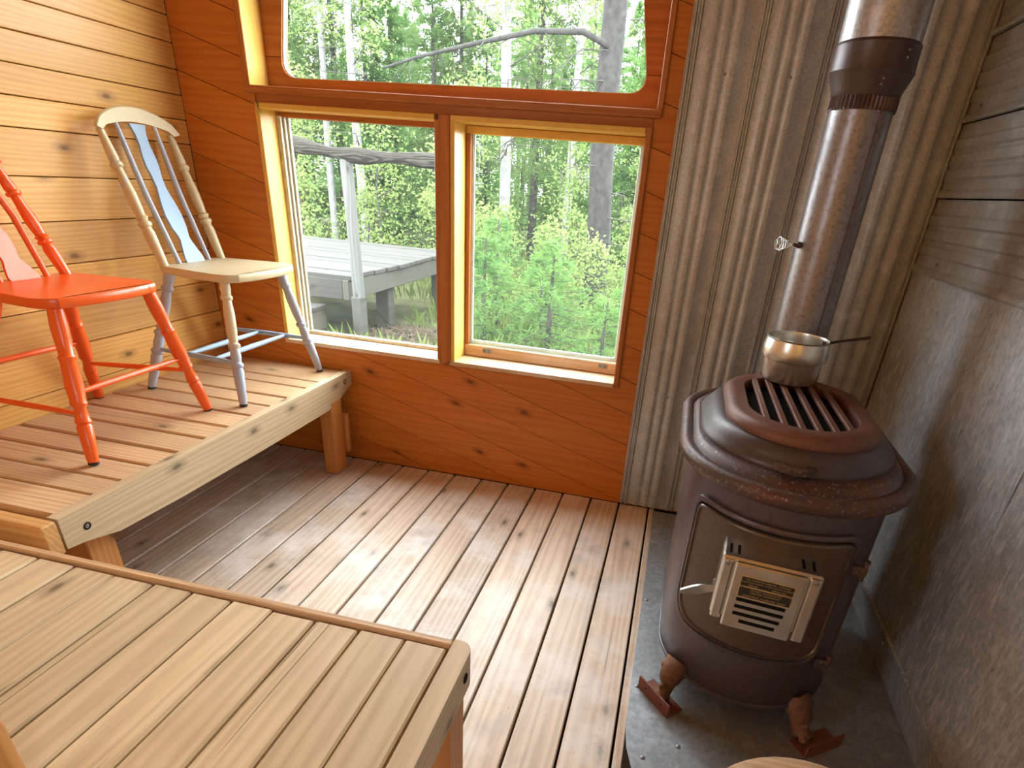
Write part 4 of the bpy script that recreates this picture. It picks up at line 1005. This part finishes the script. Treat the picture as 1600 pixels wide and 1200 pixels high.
sh = [(-5.0, 9.8, 1.0), (-6.4, 9.2, 1.1), (-4.1, 11.5, 1.2), (-2.2, 11.4, 1.0), (-7.6, 11.5, 1.2), (-3.4, 8.8, .8), (-.9, 13, 1.2), (-1.4, 14.5, 1.2)]
for i, (x, y, s_) in enumerate(sh): tree('leafy_sapling', 'leafy2', x, y, s_, i * 1.1, 'yellow-green leafy sapling, %s of the saplings counted from the left' % ORD[sorted(q[0] / q[1] for q in sh).index(x / y)], 'sapling', 'leafy saplings')
rn = random.Random(5); n = 0
for ring, (y0, y1, cnt) in enumerate(((13.5, 16, 9), (16, 20, 13), (20, 30, 20), (30, 42, 22))):
    for i in range(cnt):
        y = rn.uniform(y0, y1); x = y * (-.80 + .85 * (i + rn.uniform(.1, .9)) / cnt)
        if ring == 0 and (abs(x / y + .30) < .05 or abs(x / y + .20) < .04 or abs(x / y + .57) < .06): continue
        kk = rn.choice(('con1', 'con2', 'con2', 'leafy1') if ring < 3 else ('con1', 'con3', 'con2'))
        s_ = rn.uniform(.8, 1.1) * (.62, .72, .95, 1.1)[ring]
        nm, lab, gp = ('leafy_tree', 'light green leafy tree in the forest behind', 'leafy forest trees') if kk == 'leafy1' else ('conifer_tree', 'green conifer in the forest behind the birches', 'forest conifers')
        lab = '%s %s, %s from the left in the %s row of forest trees' % ({'con1': 'full green', 'con2': 'slender light green', 'con3': 'tall bare-stemmed', 'leafy1': 'pale leafy'}[kk], 'tree' if kk == 'leafy1' else 'conifer', ORD[i], ROW[ring])
        tree(nm, kk, x, y, s_, rn.random() * 6, lab, 'tree', gp)
for i in range(13):
    y = rn.uniform(13.6, 15.5); x = y * (-.72 + .70 * (i + rn.uniform(.2, .8)) / 13)
    tree('feathery_pine_tree', rn.choice(('con2', 'con1')), x, y, rn.uniform(.60, .85), rn.random() * 6, 'feathery light green pine, %s from the left among the close pines' % ORD[i], 'tree', 'close feathery pines')
# grass
b = MB(); rn = random.Random(9)
for i in range(9000):
    y = 4.0 + 12 * rn.random() ** 1.6; x = y * (-.85 + .95 * rn.random())
    if x < -3.1 and 4.2 < y < 8.3: continue
    if (x + 2.75) ** 2 + (y - 5.9) ** 2 < .5: continue
    z = gh(x, y); h = rn.uniform(.12, .38); a = rn.random() * 6.28; d = Vector((math.cos(a), math.sin(a), 0)); l = rn.uniform(.03, .14)
    p = Vector((x, y, z - .01)); s_ = d.cross(Vector((0, 0, 1))) * .007
    b.add([p - s_, p + s_, p + d * l * .4 + Vector((0, 0, h * .7)) + s_ * .6, p + d * l + Vector((0, 0, h)), p + d * l * .4 + Vector((0, 0, h * .7)) - s_ * .6], [(0, 1, 2, 3, 4)])
setp(b.build('grass', M['grass'], None), 'tall light green grass on the forest floor', 'grass', kind='stuff')
